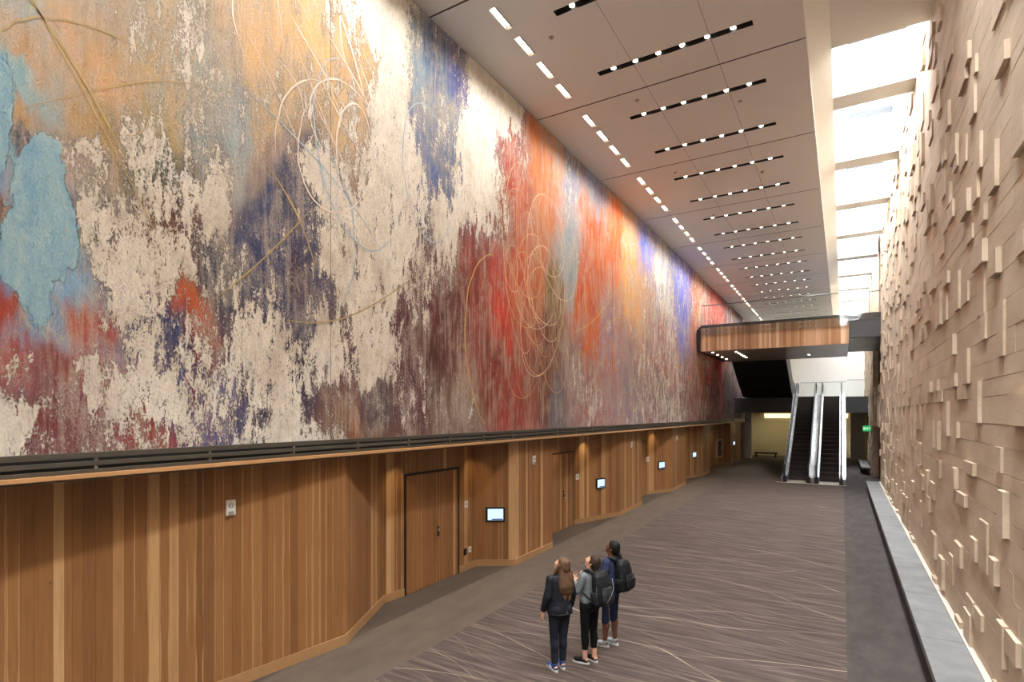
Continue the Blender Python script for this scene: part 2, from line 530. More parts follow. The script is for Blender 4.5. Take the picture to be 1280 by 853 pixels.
def hand(bm, w, d, pal, thumb, s=1.0, curl=.5):
    """w wrist; d pointing along the hand; pal palm normal; thumb side vector"""
    w, d, pal, th = Vector(w), Vector(d).normalized(), Vector(pal).normalized(), Vector(thumb).normalized()
    pal = (pal - d * pal.dot(d)).normalized()
    lat = d.cross(pal).normalized()
    if lat.dot(th) < 0: lat = -lat
    R = Matrix((lat, pal, d)).transposed()
    ell(bm, w + d * .048 * s, (.039 * s, .016 * s, .05 * s), R, 16)
    cone(bm, w - d * .01, .024 * s, w + d * .03 * s, .026 * s)
    for (off, L) in ((.028, .068), (.0095, .078), (-.0095, .073), (-.028, .056)):
        b = w + (d * .085 + lat * off) * s
        d1 = (d + pal * curl * .4 + lat * off * 2.2).normalized()
        d2 = (d + pal * curl * 1.2 + lat * off * 1.2).normalized()
        d3 = (d * .6 + pal * curl * 1.8).normalized()
        p1 = b + d1 * L * .48 * s; p2 = p1 + d2 * L * .32 * s; p3 = p2 + d3 * L * .25 * s
        cone(bm, b - d * .02 * s, .0095 * s, p1, .009 * s, n=10); cone(bm, p1, .009 * s, p2, .0082 * s, n=10); cone(bm, p2, .0082 * s, p3, .0072 * s, n=10)
    t0 = w + (d * .022 + lat * .026) * s
    t1 = t0 + (d * .030 + lat * .028 + pal * .010) * s
    t2 = t1 + (d * .030 + lat * .006 + pal * .010) * s
    cone(bm, t0, .013 * s, t1, .011 * s, n=10); cone(bm, t1, .011 * s, t2, .0085 * s, n=10)

def head_frame(piv, pitch, yaw, roll=0.0):
    R = Matrix.Rotation(yaw, 3, 'Z') @ Matrix.Rotation(pitch, 3, 'X') @ Matrix.Rotation(roll, 3, 'Y')
    return (lambda p: Vector(piv) + R @ Vector(p)), R

def head(bm, piv, pitch, yaw, s=1.0):
    H, R = head_frame(piv, pitch, yaw)
    e = lambda c, r, q=None: ell(bm, H(tuple(v * s for v in c)), tuple(v * s for v in r), R if q is None else R @ q, 18)
    e((0, .005, .115), (.074, .094, .098))           # skull
    e((0, .045, .075), (.058, .056, .075))           # face
    e((0, .05, .015), (.046, .045, .038))            # jaw
    e((0, .082, .002), (.020, .018, .017))           # chin
    e((0, .088, .105), (.050, .018, .020))           # brow
    for sx in (-1, 1):
        e((sx * .040, .072, .066), (.020, .022, .022))     # cheek
        e((sx * .077, .0, .085), (.010, .020, .031), Matrix.Rotation(sx * .35, 3, 'Z'))   # ear
        e((sx * .028, .086, .088), (.0145, .012, .0105))   # eyeball
    cone(bm, H((0, .098 * s, .094 * s)), .010 * s, H((0, .115 * s, .060 * s)), .0135 * s)     # nose
    for sx in (-1, 1): e((sx * .011, .104, .057), (.0095, .011, .008))
    e((0, .096, .031), (.023, .011, .0065)); e((0, .094, .022), (.020, .011, .0075))       # lips
    return H, R
def paint_head(me, H, s=1.0):
    """lips and eyes get their own colours on the one continuous skin"""
    for p in me.polygons:
        c = p.center
        for sx in (-1, 1):
            if (c - H((sx * .028 * s, .1 * s, .088 * s))).length < .0115 * s:
                p.material_index = 3 if (c - H((sx * .028 * s, .1 * s, .088 * s))).length < .006 * s else 2
        if ((c - H((0, .106 * s, .026 * s))).length < .020 * s) and (c - H((0, .106 * s, .043 * s))).length > .014 * s and (c - H((0, .1 * s, .009 * s))).length > .011 * s:
            p.material_index = 1

SHOE_W = plain('white_sole_rubber', (214, 210, 202), .6, 0, .04, 12)
def shoe(p, ang, mat, sole_mat, top, s=1.0, low=False, accent=None):
    """p ankle ground point; ang heading (0 = +y)"""
    R = Matrix.Rotation(ang, 4, 'Z')
    M = Matrix.Translation((p[0], p[1], 0)) @ R
    bm = bmesh.new()
    ell(bm, (0, .115, .048), (.041, .075, .036)); ell(bm, (0, .0, .052), (.035, .055, .044)); ell(bm, (0, .06, .055), (.037, .07, .040))
    if not low:
        cone(bm, (0, .0, .06), .040, (0, -.005, top), .041, (False, False))
    else:
        cone(bm, (0, .0, .05), .038, (0, -.004, top), .037, (False, False))
    bmesh.ops.transform(bm, matrix=M @ Matrix.Scale(s, 4), verts=bm.verts[:])
    return bm, M
def sole(M, s=1.0):
    bm = bmesh.new()
    n = 26
    pts = []
    for k in range(n):
        a = 2 * PI * k / n
        y = .065 + .135 * math.sin(a)
        w = .040 + .008 * math.sin(a) - .004 * math.cos(2 * a)
        pts.append((w * math.cos(a), y))
    lo = [bm.verts.new((x, y, 0)) for x, y in pts]; up = [bm.verts.new((x * 1.03, y * 1.0, .026)) for x, y in pts]
    for k in range(n): bm.faces.new((lo[k], lo[(k + 1) % n], up[(k + 1) % n], up[k]))
    bm.faces.new(lo[::-1]); bm.faces.new(up)
    bmesh.ops.transform(bm, matrix=M @ Matrix.Scale(s, 4), verts=bm.verts[:])
    return fixn(bm)

def person(loc, face, label, cfg):
    """local frame: looks along +y, right hand +x, z up; face = heading angle of +y in the hall"""
    S = cfg['h'] / 1.66
    skin = cfg['skin']
    J = {}
    hips = [Vector((sx * .085, 0, .90)) for sx in (-1, 1)]
    ank = [Vector((*cfg['feet'][i][:2], .085)) for i in (0, 1)]
    knee = [hips[i].lerp(ank[i], .51) + Vector((0, cfg.get('kneefwd', .02), 0)) for i in (0, 1)]
    sh = [Vector((sx * cfg.get('shw', .158), -.012, 1.338)) for sx in (-1, 1)]
    bm = bmesh.new()
    # trunk
    loft(bm, [(0, 0, .80, .10, .08), (0, -.005, .86, .15, .105), (0, -.01, .93, .158, .112), (0, -.002, 1.0, .138, .098), (0, .002, 1.07, .122, .088), (0, .004, 1.15, .130, .094), (0, .006, 1.24, .146, .104), (0, -.004, 1.32, .150, .092), (0, -.014, 1.37, .11, .066), (0, -.018, 1.40, .062, .052)])
    for sx in (-1, 1):
        ell(bm, (sx * .062, .085, 1.235), (.055, .045, .055))
        ell(bm, (sx * .07, -.065, .90), (.082, .072, .085))
    cone(bm, sh[0], .055, sh[1], .055)
    piv = Vector((0, -.005, 1.445))
    cone(bm, (0, -.02, 1.37), .056, piv + Vector((0, .0, .02)), .050)
    H, R = head(bm, piv, cfg['pitch'], cfg['yaw'])
    cone(bm, piv + Vector((0, 0, -.02)), .050, H((0, -.005, .06)), .052)
    # arms
    arms = []
    for i, sx in enumerate((-1, 1)):
        el, wr, hd, pal, thumb, curl = cfg['arms'][i]
        el, wr = Vector(el), Vector(wr)
        cone(bm, sh[i], .050, el, .037); cone(bm, el, .037, wr, .025)
        mid = el.lerp(wr, .3); ell(bm, mid, (.039, .039, .05))
        hand(bm, wr, hd, pal, thumb, 1.0, curl)
        arms.append((el, wr))
    # legs and feet
    for i in (0, 1):
        cone(bm, hips[i], .088, knee[i], .056); cone(bm, knee[i], .055, ank[i], .036)
        ell(bm, knee[i].lerp(ank[i], .3) + Vector((0, -.014, 0)), (.052, .056, .11))
        a = cfg['feet'][i][2]
        dv = Vector((-math.sin(a), math.cos(a), 0))
        g = Vector((ank[i].x, ank[i].y, 0))
        cone(bm, g + Vector((0, 0, .06)) - dv * .02, .034, g + Vector((0, 0, .038)) + dv * .13, .026)
        cone(bm, ank[i], .035, g + Vector((0, 0, .055)), .034)
    me = fuse(bm, .007, 3)
    for m in skin: me.materials.append(m)
    paint_head(me, H)
    o = obj('person', me, None, None, True)
    o.location = (loc[0], loc[1], .006)
    o.rotation_euler = (0, 0, face)
    o.scale = (S, S, S)
    tag(o, label, 'person', 'visitors looking up at the mural')
    # ---- trousers
    bm = bmesh.new()
    g = cfg['leg_gap']
    loft(bm, [(0, -.006, .80, .125, .10), (0, -.01, .87, .168, .130), (0, -.012, .94, .172, .132), (0, -.006, 1.0, .150, .112), (0, 0, 1.04, .140, .104)])
    for sx in (-1, 1): ell(bm, (sx * .072, -.068, .905), (.092, .082, .092))
    for i in (0, 1):
        hem = cfg['hem']
        cone(bm, hips[i], .098, knee[i], .060 + g)
        t = (knee[i].z - hem) / (knee[i].z - ank[i].z)
        end = knee[i].lerp(ank[i], t)
        cone(bm, knee[i], .060 + g, end, cfg['hem_r'], (True, False))
        if t > .35: ell(bm, knee[i].lerp(ank[i], .3) + Vector((0, -.014, 0)), (.055 + g, .060 + g, .12))
    me = fuse(bm, .010, 3, cfg.get('leg_wob', .002), 3)
    obj(cfg['leg_name'], me, cfg['leg_mat'], o, True)
    # ---- top
    bm = bmesh.new()
    q = cfg['top_gap']
    hz = cfg['top_hem']
    hw = cfg['top_hem_w']
    loft(bm, [(0, -.008, hz, hw, hw * .76), (0, -.008, hz + .06, hw * .99, hw * .75), (0, -.004, 1.04, .130 + q * 1.5, .100 + q * 1.4), (0, .0, 1.14, .138 + q, .106 + q), (0, .004, 1.24, .152 + q, .114 + q), (0, -.004, 1.32, .156 + q, .102 + q), (0, -.013, 1.375, .118 + q, .076 + q), (0, -.017, 1.405, .072 + q * .5, .062 + q * .5)])
    for sx in (-1, 1): ell(bm, (sx * .062, .088, 1.235), (.062 + q, .048 + q, .062 + q))
    cone(bm, sh[0], .050 + q, sh[1], .050 + q)
    if cfg.get('collar'):
        cone(bm, (0, -.02, 1.38), .082, (0, -.012, 1.45), .075, (False, False))
    for i in (0, 1):
        el, wr = arms[i]
        if cfg['sleeve'] == 'long':
            cone(bm, sh[i], .051 + q, el, .043 + q); e2 = el.lerp(wr, .93)
            cone(bm, el, .043 + q, e2, .031 + q * .8, (True, False))
        else:
            e2 = sh[i].lerp(el, .55)
            cone(bm, sh[i], .058 + q, e2, .056 + q, (True, False))
    me = fuse(bm, .010, 3, cfg.get('top_wob', .003), 11)
    obj(cfg['top_name'], me, cfg['top_mat'], o, True)
    # ---- shoes
    for i in (0, 1):
        f = cfg['feet'][i]
        bm, M = shoe(f, f[2], None, None, cfg['shoe_top'], 1.0, cfg.get('low', False))
        so = obj('shoe', fuse(bm, .006, 2), cfg['shoe_mat'], o, True)
        obj('sole', sole(M), cfg['sole_mat'], so)
        if cfg.get('accent'):
            bm = bmesh.new()
            for sx in (-1, 1):
                for k in range(3):
                    y = .03 + k * .022
                    tube(bm, [(sx * .041, y, .04), (sx * .040, y + .022, .068)], .006, 6)
            for k in range(4):
                tube(bm, [(-.02, .055 + k * .017, .091 - k * .004), (.02, .055 + k * .017, .091 - k * .004)], .004, 6)
            bmesh.ops.transform(bm, matrix=M, verts=bm.verts[:])
            obj('laces', bm, cfg['accent'], so)
    return o, H, R

def hair_cap(bm, H, R, thick=.014, low=.02):
    """scalp volume leaving the face free"""
    e = lambda c, r: ell(bm, H(c), r, R, 20)
    e((0, -.012, .128), (.080 + thick * .4, .092 + thick * .3, .094 + thick * .3))
    e((0, .008, .148), (.074 + thick * .3, .080 + thick * .2, .070 + thick * .3))
    e((0, -.045, .095), (.074 + thick * .4, .066 + thick, .09))
    for sx in (-1, 1):
        e((sx * .058, -.01, .112), (.026 + thick * .3, .06, .062))

def backpack(loc, face, S, label, mat, mat2, accent, c, size, tilt, shoulders, extras):
    e = empty('backpack', (loc[0], loc[1], .006), face)
    e.scale = (S, S, S)
    tag(e, label, 'backpack', 'backpacks worn by the visitors')
    w, d, h = size
    T = Matrix.Translation(Vector(c)) @ Matrix.Rotation(tilt, 4, 'X')
    def add(name, bm, m, parent=e, vox=.009, sm=3):
        bmesh.ops.transform(bm, matrix=T, verts=bm.verts[:])
        return obj(name, fuse(bm, vox, sm, .003, 5) if vox else bm, m, parent, True)
    bm = bmesh.new()
    loft(bm, [(0, 0, -h / 2, w * .40, d * .38), (0, 0, -h / 2 + .03, w * .48, d * .48), (0, -.01, -h * .15, w * .5, d * .54), (0, -.006, h * .15, w * .49, d * .5), (0, .004, h * .36, w * .44, d * .42), (0, .012, h * .47, w * .34, d * .30), (0, .02, h * .5, w * .2, d * .18)])
    body = add('pack_body', bm, mat)
    bm = bmesh.new()
    loft(bm, [(0, -d * .50, -h * .42, w * .32, d * .16), (0, -d * .56, -h * .32, w * .38, d * .22), (0, -d * .57, -h * .12, w * .38, d * .22), (0, -d * .5, .02, w * .32, d * .14)])
    add('front_pocket', bm, mat2)
    for sx in (-1, 1):
        bm = bmesh.new()
        loft(bm, [(sx * w * .5, 0, -h * .42, .025, d * .3), (sx * w * .53, 0, -h * .2, .03, d * .33), (sx * w * .52, 0, -h * .08, .022, d * .32)])
        add('side_pocket', bm, mat2, vox=.008)
        bm = bmesh.new()
        sx2 = shoulders
        p = [(sx * .07, d * .36, h * .40), (sx * .10, d * .36 + .03, h * .40 + .055), (sx * .112, d * .36 + .12, h * .38 + .055), (sx * .112, d * .36 + .205, h * .22), (sx * .115, d * .36 + .215, h * .0), (sx * .145, d * .36 + .12, -h * .2), (sx * .15, d * .3, -h * .32)]
        # smooth the strap path
        pts = []
        P = [Vector(v) for v in p]
        for i in range(len(P) - 1):
            p0, p1, p2, p3 = P[max(i - 1, 0)], P[i], P[i + 1], P[min(i + 2, len(P) - 1)]
            for k in range(6):
                t = k / 6
                pts.append(.5 * ((2 * p1) + (-p0 + p2) * t + (2 * p0 - 5 * p1 + 4 * p2 - p3) * t * t + (-p0 + 3 * p1 - 3 * p2 + p3) * t ** 3))
        tube(bm, pts, [.026 if i < 22 else .014 for i in range(len(pts))], 8)
        bmesh.ops.transform(bm, matrix=T, verts=bm.verts[:])
        obj('shoulder_strap', bm, mat2, e, True)
    bm = bmesh.new()
    tube(bm, [(-.035, d * .3, h * .46), (-.03, d * .3, h * .53), (.03, d * .3, h * .53), (.035, d * .3, h * .46)], .009, 8)
    bmesh.ops.transform(bm, matrix=T, verts=bm.verts[:])
    obj('grab_handle', bm, mat2, e, True)
    # zip lines and reflective marks
    bm = bmesh.new()
    for (y, r, z0, zh) in ((-d * .2, w * .5, -h * .1, h * .5),):
        pts = [(r * math.cos(a * PI / 16) * 1.0, y, z0 + zh * .98 * math.sin(a * PI / 16)) for a in range(17)]
        tube(bm, pts, .006, 6)
    bmesh.ops.transform(bm, matrix=T, verts=bm.verts[:])
    obj('zip', bm, accent, body, True)
    for (name, pts, r) in extras:
        bm = bmesh.new(); tube(bm, pts, r, 6)
        bmesh.ops.transform(bm, matrix=T, verts=bm.verts[:])
        obj(name, bm, accent, e, True)
    return e

def heading(dx, dy):
    return math.atan2(-dx, dy)      # rotation that takes +y to (dx, dy)

# ---- person with long brown hair, dark jacket, jeans
SK1 = m_skin('light_skin', (214, 164, 136), (176, 96, 88))
SK3 = m_skin('brown_skin', (112, 74, 54), (96, 52, 46))
cfg1 = dict(h=1.66, shw=.148, skin=SK1, feet=[(-.085, -.02, .12), (.06, .02, -.08)], pitch=math.radians(30), yaw=math.radians(34), kneefwd=.015,
            arms=[((-.215, -.03, 1.09), (-.25, .045, .865), (-.10, .12, -1), (1, .1, 0), (0, 1, -.2), .6), ((.205, -.02, 1.09), (.215, .07, .865), (.02, .15, -1), (-1, .1, 0), (0, 1, -.2), .6)],
            hem=.115, hem_r=.05, leg_gap=.004, leg_name='jeans', leg_mat=m_cloth('dark_jeans_cloth', (32, 34, 44)),
            top_gap=.017, top_hem=.83, top_hem_w=.19, collar=True, sleeve='long', top_name='jacket', top_mat=m_cloth('black_jacket_cloth', (27, 28, 35), .6), top_wob=.007,
            shoe_top=.115, shoe_mat=m_cloth('blue_shoe_cloth', (52, 80, 138)), sole_mat=SHOE_W, accent=plain('pale_lace', (190, 196, 206), .7))
F1 = heading(-.80, .60)
L1 = (-3.55, 7.30)
p1, H, R = person(L1, F1, 'person with long brown hair in a dark jacket, jeans and blue sneakers, looking up', cfg1)
bm = bmesh.new()
hair_cap(bm, H, R, .02)
bk = H((0, -.075, .06))
loft(bm, [(bk.x + .01, bk.y + .012, 1.10, .055, .022), (bk.x + .008, bk.y - .022, 1.14, .098, .040), (bk.x, bk.y - .03, 1.24, .122, .056), (bk.x, bk.y - .012, 1.36, .118, .060), (bk.x, bk.y + .01, 1.45, .104, .066), (bk.x * .6, bk.y + .035, 1.53, .09, .07), (bk.x * .5, bk.y + .05, 1.58, .06, .05)])
for k in range(9):
    a = -1.0 + k * .25
    cone(bm, (bk.x + .10 * a, bk.y - .01 - .03 * math.cos(a), 1.30), .026, (bk.x + .085 * a + .01 * math.sin(k * 2.1), bk.y - .035 * math.cos(a), 1.06 + .05 * math.sin(k * 1.7)), .010, n=10)
for sx in (-1, 1):
    a = H((sx * .078, .015, .10))
    cone(bm, a, .024, (sx * .115, .02, 1.34), .030)
    cone(bm, (sx * .115, .02, 1.34), .030, (sx * .105, .0, 1.2), .016)
obj('hair', fuse(bm, .0075, 3, .006, 2), m_hair('long_brown_hair', (50, 36, 27), (118, 88, 64)), p1, True)
# jacket collar seam and hem band
bm = bmesh.new()
tube(bm, [(.189 * math.cos(a * PI / 16), -.008 + (.144) * math.sin(a * PI / 16), .845) for a in range(32)], .008, 6, closed=True)
obj('hem_band', bm, plain('jacket_hem_band', (20, 21, 26), .7), p1, True)

# ---- person with grey top, black leggings, big backpack
cfg2 = dict(h=1.65, skin=SK1, feet=[(-.07, .03, .35), (.085, -.02, -.05)], pitch=math.radians(36), yaw=math.radians(16), kneefwd=.012,
            arms=[((-.215, .05, 1.12), (-.10, .215, 1.20), (.35, .3, 1), (0, -1, .3), (1, 0, .3), .9), ((.215, .05, 1.12), (.10, .215, 1.19), (-.35, .3, 1), (0, -1, .3), (-1, 0, .3), .9)],
            hem=.215, hem_r=.048, leg_gap=.0, leg_name='leggings', leg_mat=m_cloth('black_leggings_cloth', (15, 15, 17)),
            top_gap=.012, top_hem=.93, top_hem_w=.172, collar=False, sleeve='long', top_name='long_sleeved_top', top_mat=m_cloth('heather_grey_cloth', (112, 116, 118)), top_wob=.004,
            shoe_top=.075, low=True, shoe_mat=m_cloth('black_canvas_shoe', (24, 23, 24)), sole_mat=SHOE_W)
F2 = heading(-.96, .30)
L2 = (-3.255, 7.72)
p2, H, R = person(L2, F2, 'person in a grey top and cropped black leggings with hands at the chest', cfg2)
bm = bmesh.new()
hair_cap(bm, H, R, .006)
a = H((0, -.10, .07)); cone(bm, a, .030, a + Vector((0, -.03, -.06)), .034)
cone(bm, a + Vector((0, -.03, -.06)), .034, a + Vector((.01, -.035, -.20)), .014)
obj('hair', fuse(bm, .0065, 2, .003, 7), m_hair('tied_brown_hair', (36, 26, 20), (66, 49, 37)), p2, True)
S2 = 1.65 / 1.66
BPK = m_cloth('black_nylon', (25, 25, 27), .55)
BPK2 = m_cloth('charcoal_nylon', (38, 38, 41), .5)
ex2 = [('reflective_piping', [(-.10, -.165, -.18), (-.02, -.185, -.10), (.06, -.18, .0), (.12, -.12, .13)], .0045),
       ('dangling_strap', [(.09, -.02, -.24), (.10, -.03, -.34), (.095, -.02, -.50)], .008)]
backpack(L2, F2, S2, 'bulky black backpack with pale piping worn over the grey top', BPK, BPK2, plain('reflective_grey', (112, 113, 114), .4, .2, .1, 30), (0, -.225, 1.185), (.33, .21, .50), math.radians(-6), .11, ex2)

# ---- person with navy shirt and capri tights
cfg3 = dict(h=1.71, skin=SK3, feet=[(-.075, .06, .2), (.09, -.02, -.1)], pitch=math.radians(20), yaw=math.radians(8), kneefwd=.012,
            arms=[((-.225, .0, 1.10), (-.20, .16, .97), (.3, .6, -.5), (1, 0, 0), (0, .6, 1), .6), ((.225, .01, 1.10), (.17, .20, 1.03), (-.4, .8, .2), (-1, .0, -.2), (0, .2, 1), .6)],
            hem=.375, hem_r=.064, leg_gap=.004, leg_name='capri_tights', leg_mat=m_cloth('navy_tights_cloth', (34, 40, 66)),
            top_gap=.014, top_hem=.90, top_hem_w=.182, collar=False, sleeve='short', top_name='tee_shirt', top_mat=m_cloth('navy_tee_cloth', (48, 54, 80)), top_wob=.004,
            shoe_top=.105, shoe_mat=m_cloth('pale_running_shoe', (172, 182, 184)), sole_mat=SHOE_W, accent=plain('grey_lace', (120, 128, 130), .7))
F3 = heading(-.985, .17)
L3 = (-3.195, 8.45)
p3, H, R = person(L3, F3, 'person in a navy tee shirt and navy capri tights with dark tied back hair', cfg3)
bm = bmesh.new()
hair_cap(bm, H, R, .006)
a = H((0, -.10, .06)); ell(bm, a, (.036, .036, .036))
cone(bm, a + Vector((0, -.02, -.02)), .030, a + Vector((.0, -.07, -.12)), .026); cone(bm, a + Vector((.0, -.07, -.12)), .026, a + Vector((.01, -.08, -.26)), .010)
obj('hair', fuse(bm, .0065, 2, .003, 9), m_hair('black_hair', (12, 10, 10), (30, 25, 24)), p3, True)
S3 = 1.71 / 1.66
backpack(L3, F3, S3, 'smooth rounded black backpack worn over the navy tee shirt', BPK, BPK, plain('dark_zip', (70, 70, 74), .4, .3), (0, -.225, 1.16), (.32, .20, .48), math.radians(-4), .11,
         [('logo_strip', [(-.05, -.172, -.02), (.05, -.172, -.02)], .006)])
MURAL = [
 (2.15,7.54,(205,165,120),(190,150,110),.10), (2.82,7.86,(215,170,130),(200,160,110),.10),
 (3.38,8.01,(200,170,130),(185,185,170),.30), (3.94,8.42,(180,190,185),(205,175,140),.35),
 (4.71,9.20,(222,182,132),(205,170,130),.18), (5.79,9.62,(226,182,122),(205,170,120),.20),
 (6.62,9.84,(220,175,115),(190,160,120),.30), (7.38,10.70,(190,160,120),(150,150,150),.75),
 (8.07,10.67,(120,150,165),(150,160,165),.28), (2.15,6.92,(200,160,110),(180,140,95),.08),
 (2.67,7.18,(198,156,98),(170,140,80),.10), (3.30,7.50,(200,165,120),(180,170,110),.28),
 (3.75,7.72,(165,182,182),(120,140,160),.40), (4.36,8.14,(172,184,186),(150,165,175),.35),
 (4.96,8.34,(215,180,130),(180,160,130),.35), (6.11,9.04,(216,176,126),(190,165,130),.38),
 (7.18,9.46,(160,130,110),(120,110,120),.85), (8.50,10.75,(70,90,130),(110,130,150),.12),
 (9.42,10.93,(92,92,150),(70,80,120),.22), (10.17,10.97,(120,110,130),(90,90,130),.80),
 (11.55,10.89,(110,90,110),(80,80,130),.85), (9.01,9.90,(110,130,160),(160,150,120),.20),
 (8.62,9.00,(80,100,155),(130,135,140),.22), (10.17,9.37,(110,100,130),(80,80,130),.78),
 (2.06,7.25,(150,185,198),(165,195,200),.0), (2.05,6.56,(140,180,196),(150,190,200),.0),
 (2.04,6.14,(120,150,190),(140,170,200),.1), (2.15,6.72,(75,75,90),(120,110,100),.30),
 (2.67,6.93,(85,90,95),(150,140,110),.45), (3.30,7.13,(110,115,85),(60,75,90),.45),
 (2.40,6.60,(200,175,165),(150,140,130),.3), (2.27,6.34,(148,186,198),(160,195,205),.0),
 (2.30,6.04,(140,182,198),(150,190,205),.0), (2.27,5.63,(135,180,205),(165,195,200),.02),
 (2.50,5.62,(140,185,205),(170,195,200),.06), (2.21,5.30,(130,175,205),(100,160,205),.02),
 (2.40,5.26,(125,172,210),(150,190,210),.03), (2.27,4.92,(110,165,210),(140,180,210),.03),
 (2.30,4.68,(120,165,200),(190,180,165),.2), (2.12,5.82,(75,40,40),(110,70,70),.15),
 (2.71,6.10,(95,65,65),(150,130,125),.45), (2.89,6.34,(90,80,80),(150,140,130),.50),
 (3.47,6.55,(120,80,60),(80,70,80),.55), (3.94,7.02,(130,110,110),(100,90,100),.72),
 (4.36,6.77,(48,58,90),(60,70,110),.25), (4.83,7.05,(50,66,104),(70,75,110),.25),
 (5.29,7.28,(70,70,100),(50,60,90),.32), (4.96,7.77,(150,130,118),(165,140,130),.28),
 (5.79,7.77,(110,100,110),(90,90,90),.78), (6.62,7.97,(120,100,110),(80,80,110),.80),
 (7.80,8.15,(90,90,120),(110,100,120),.72), (2.89,5.64,(110,90,100),(90,80,90),.64),
 (3.30,5.84,(120,80,70),(130,60,50),.58), (3.75,5.53,(195,80,45),(180,110,60),.40),
 (3.60,5.93,(130,90,70),(90,70,80),.60), (4.15,6.18,(40,55,80),(60,80,100),.40),
 (4.96,6.31,(45,55,95),(60,70,110),.38), (5.36,6.19,(60,38,66),(70,50,80),.36),
 (6.11,6.76,(100,90,100),(70,60,80),.85), (7.59,7.19,(110,90,100),(90,70,90),.85),
 (9.01,7.61,(90,50,70),(120,70,70),.72), (10.17,8.49,(110,70,70),(90,60,80),.78),
 (10.90,9.01,(150,70,50),(120,60,50),.32), (11.94,9.07,(178,76,46),(195,100,60),.10),
 (13.71,9.66,(205,130,80),(190,110,70),.10), (11.55,9.92,(155,62,42),(175,80,50),.25),
 (12.69,10.37,(202,122,72),(185,100,60),.2), (14.22,10.63,(200,140,95),(170,150,140),.15),
 (15.32,10.56,(120,130,162),(170,165,160),.35), (16.90,10.40,(120,135,172),(160,165,175),.3),
 (2.50,4.79,(182,76,50),(170,70,48),.06), (2.07,4.77,(168,66,46),(150,55,42),.08),
 (2.74,4.83,(172,76,60),(185,90,70),.42), (2.97,5.13,(130,100,110),(90,80,110),.75),
 (3.13,4.89,(60,70,122),(90,60,80),.58), (3.51,5.10,(58,70,115),(90,50,70),.52),
 (3.79,5.17,(188,70,50),(110,50,60),.46), (4.15,4.85,(60,86,152),(80,60,90),.48),
 (4.48,5.75,(110,80,90),(80,70,100),.70), (4.83,5.27,(50,48,80),(70,60,90),.72),
 (5.79,5.44,(110,90,100),(80,60,70),.90), (6.27,5.62,(88,38,58),(90,50,70),.62),
 (7.18,5.67,(110,80,90),(80,50,60),.85), (8.03,6.12,(90,40,50),(110,60,60),.58),
 (9.01,6.11,(104,46,40),(80,40,38),.18), (10.17,6.71,(152,60,45),(120,50,42),.15),
 (11.01,6.47,(208,66,46),(198,70,52),.0), (10.90,5.75,(195,60,46),(170,55,44),.0),
 (11.94,7.48,(198,76,50),(190,90,55),.03), (13.24,7.78,(172,86,50),(190,110,65),.05),
 (14.22,6.76,(112,86,60),(140,120,80),.10), (15.32,8.26,(160,162,158),(130,150,165),.3),
 (17.25,8.71,(188,106,65),(170,90,60),.14), (16.24,6.96,(192,102,60),(175,85,60),.2),
 (19.17,9.45,(206,122,72),(190,100,60),.15), (20.49,9.16,(190,165,140),(200,150,110),.35),
 (21.98,10.46,(110,120,182),(130,140,190),.18), (24.91,10.49,(165,165,185),(120,125,170),.35),
 (27.77,10.28,(100,110,172),(130,130,165),.2), (31.65,10.63,(192,122,82),(150,120,120),.2),
 (35.60,9.52,(172,82,62),(150,70,60),.15), (38.75,8.27,(165,65,52),(140,70,60),.1),
 (2.15,4.27,(168,70,55),(150,60,50),.48), (2.43,4.15,(130,62,50),(120,55,48),.05),
 (2.67,4.23,(172,76,60),(150,80,80),.54), (2.15,3.71,(130,100,100),(150,80,70),.82),
 (2.48,3.63,(108,45,50),(130,60,60),.28), (2.89,3.90,(160,70,65),(150,100,100),.62),
 (3.21,3.72,(152,50,45),(170,110,60),.46), (3.47,4.10,(70,90,140),(130,60,60),.72),
 (3.84,4.12,(60,85,142),(150,60,50),.46), (4.39,4.14,(45,45,60),(60,60,80),.55),
 (4.96,3.94,(70,50,60),(60,60,70),.80), (6.11,3.90,(110,86,66),(130,100,80),.58),
 (6.71,4.05,(152,96,55),(110,80,60),.10), (7.08,4.61,(70,60,70),(100,80,80),.38),
 (8.03,4.46,(100,50,60),(80,50,60),.50), (8.62,5.28,(76,45,40),(95,50,42),.10),
 (8.75,4.26,(95,75,66),(120,90,80),.38), (9.86,3.96,(140,125,110),(120,100,90),.35),
 (11.01,4.91,(110,48,44),(140,55,46),.04), (11.55,4.28,(168,60,45),(130,60,50),.04),
 (13.71,5.68,(100,55,40),(120,65,45),.05), (15.32,5.37,(150,125,120),(130,110,120),.44),
 (14.22,3.80,(110,105,116),(90,90,105),.3), (16.56,4.19,(150,90,85),(140,130,130),.48),
 (18.76,5.65,(160,115,95),(140,130,150),.38), (20.49,4.27,(130,115,112),(110,110,125),.35),
 (24.91,6.16,(160,110,95),(130,120,140),.3), (24.91,4.36,(110,100,105),(140,110,100),.3),
 (29.77,5.31,(92,76,76),(130,90,80),.2), (38.19,5.69,(110,70,65),(90,65,65),.1),
 (43.13,4.75,(70,60,66),(80,70,75),.1)]
# ================================================================== SETTING
# floor
bm = bmesh.new()
box(bm, -9.2, XR + .1, Y0, Y1 + 4, -.2, 0)
struct('floor', bm, FLOORM, label='plain brown and charcoal carpet border of the hall floor')

# patterned carpet field
bm = bmesh.new()
box(bm, -5.65, .06, Y0 + .05, 33.4, 0.0005, .004)
o = obj('carpet', bm, CARPET)
tag(o, 'dark grey patterned carpet field with pale wavy lines running across it', 'carpet')

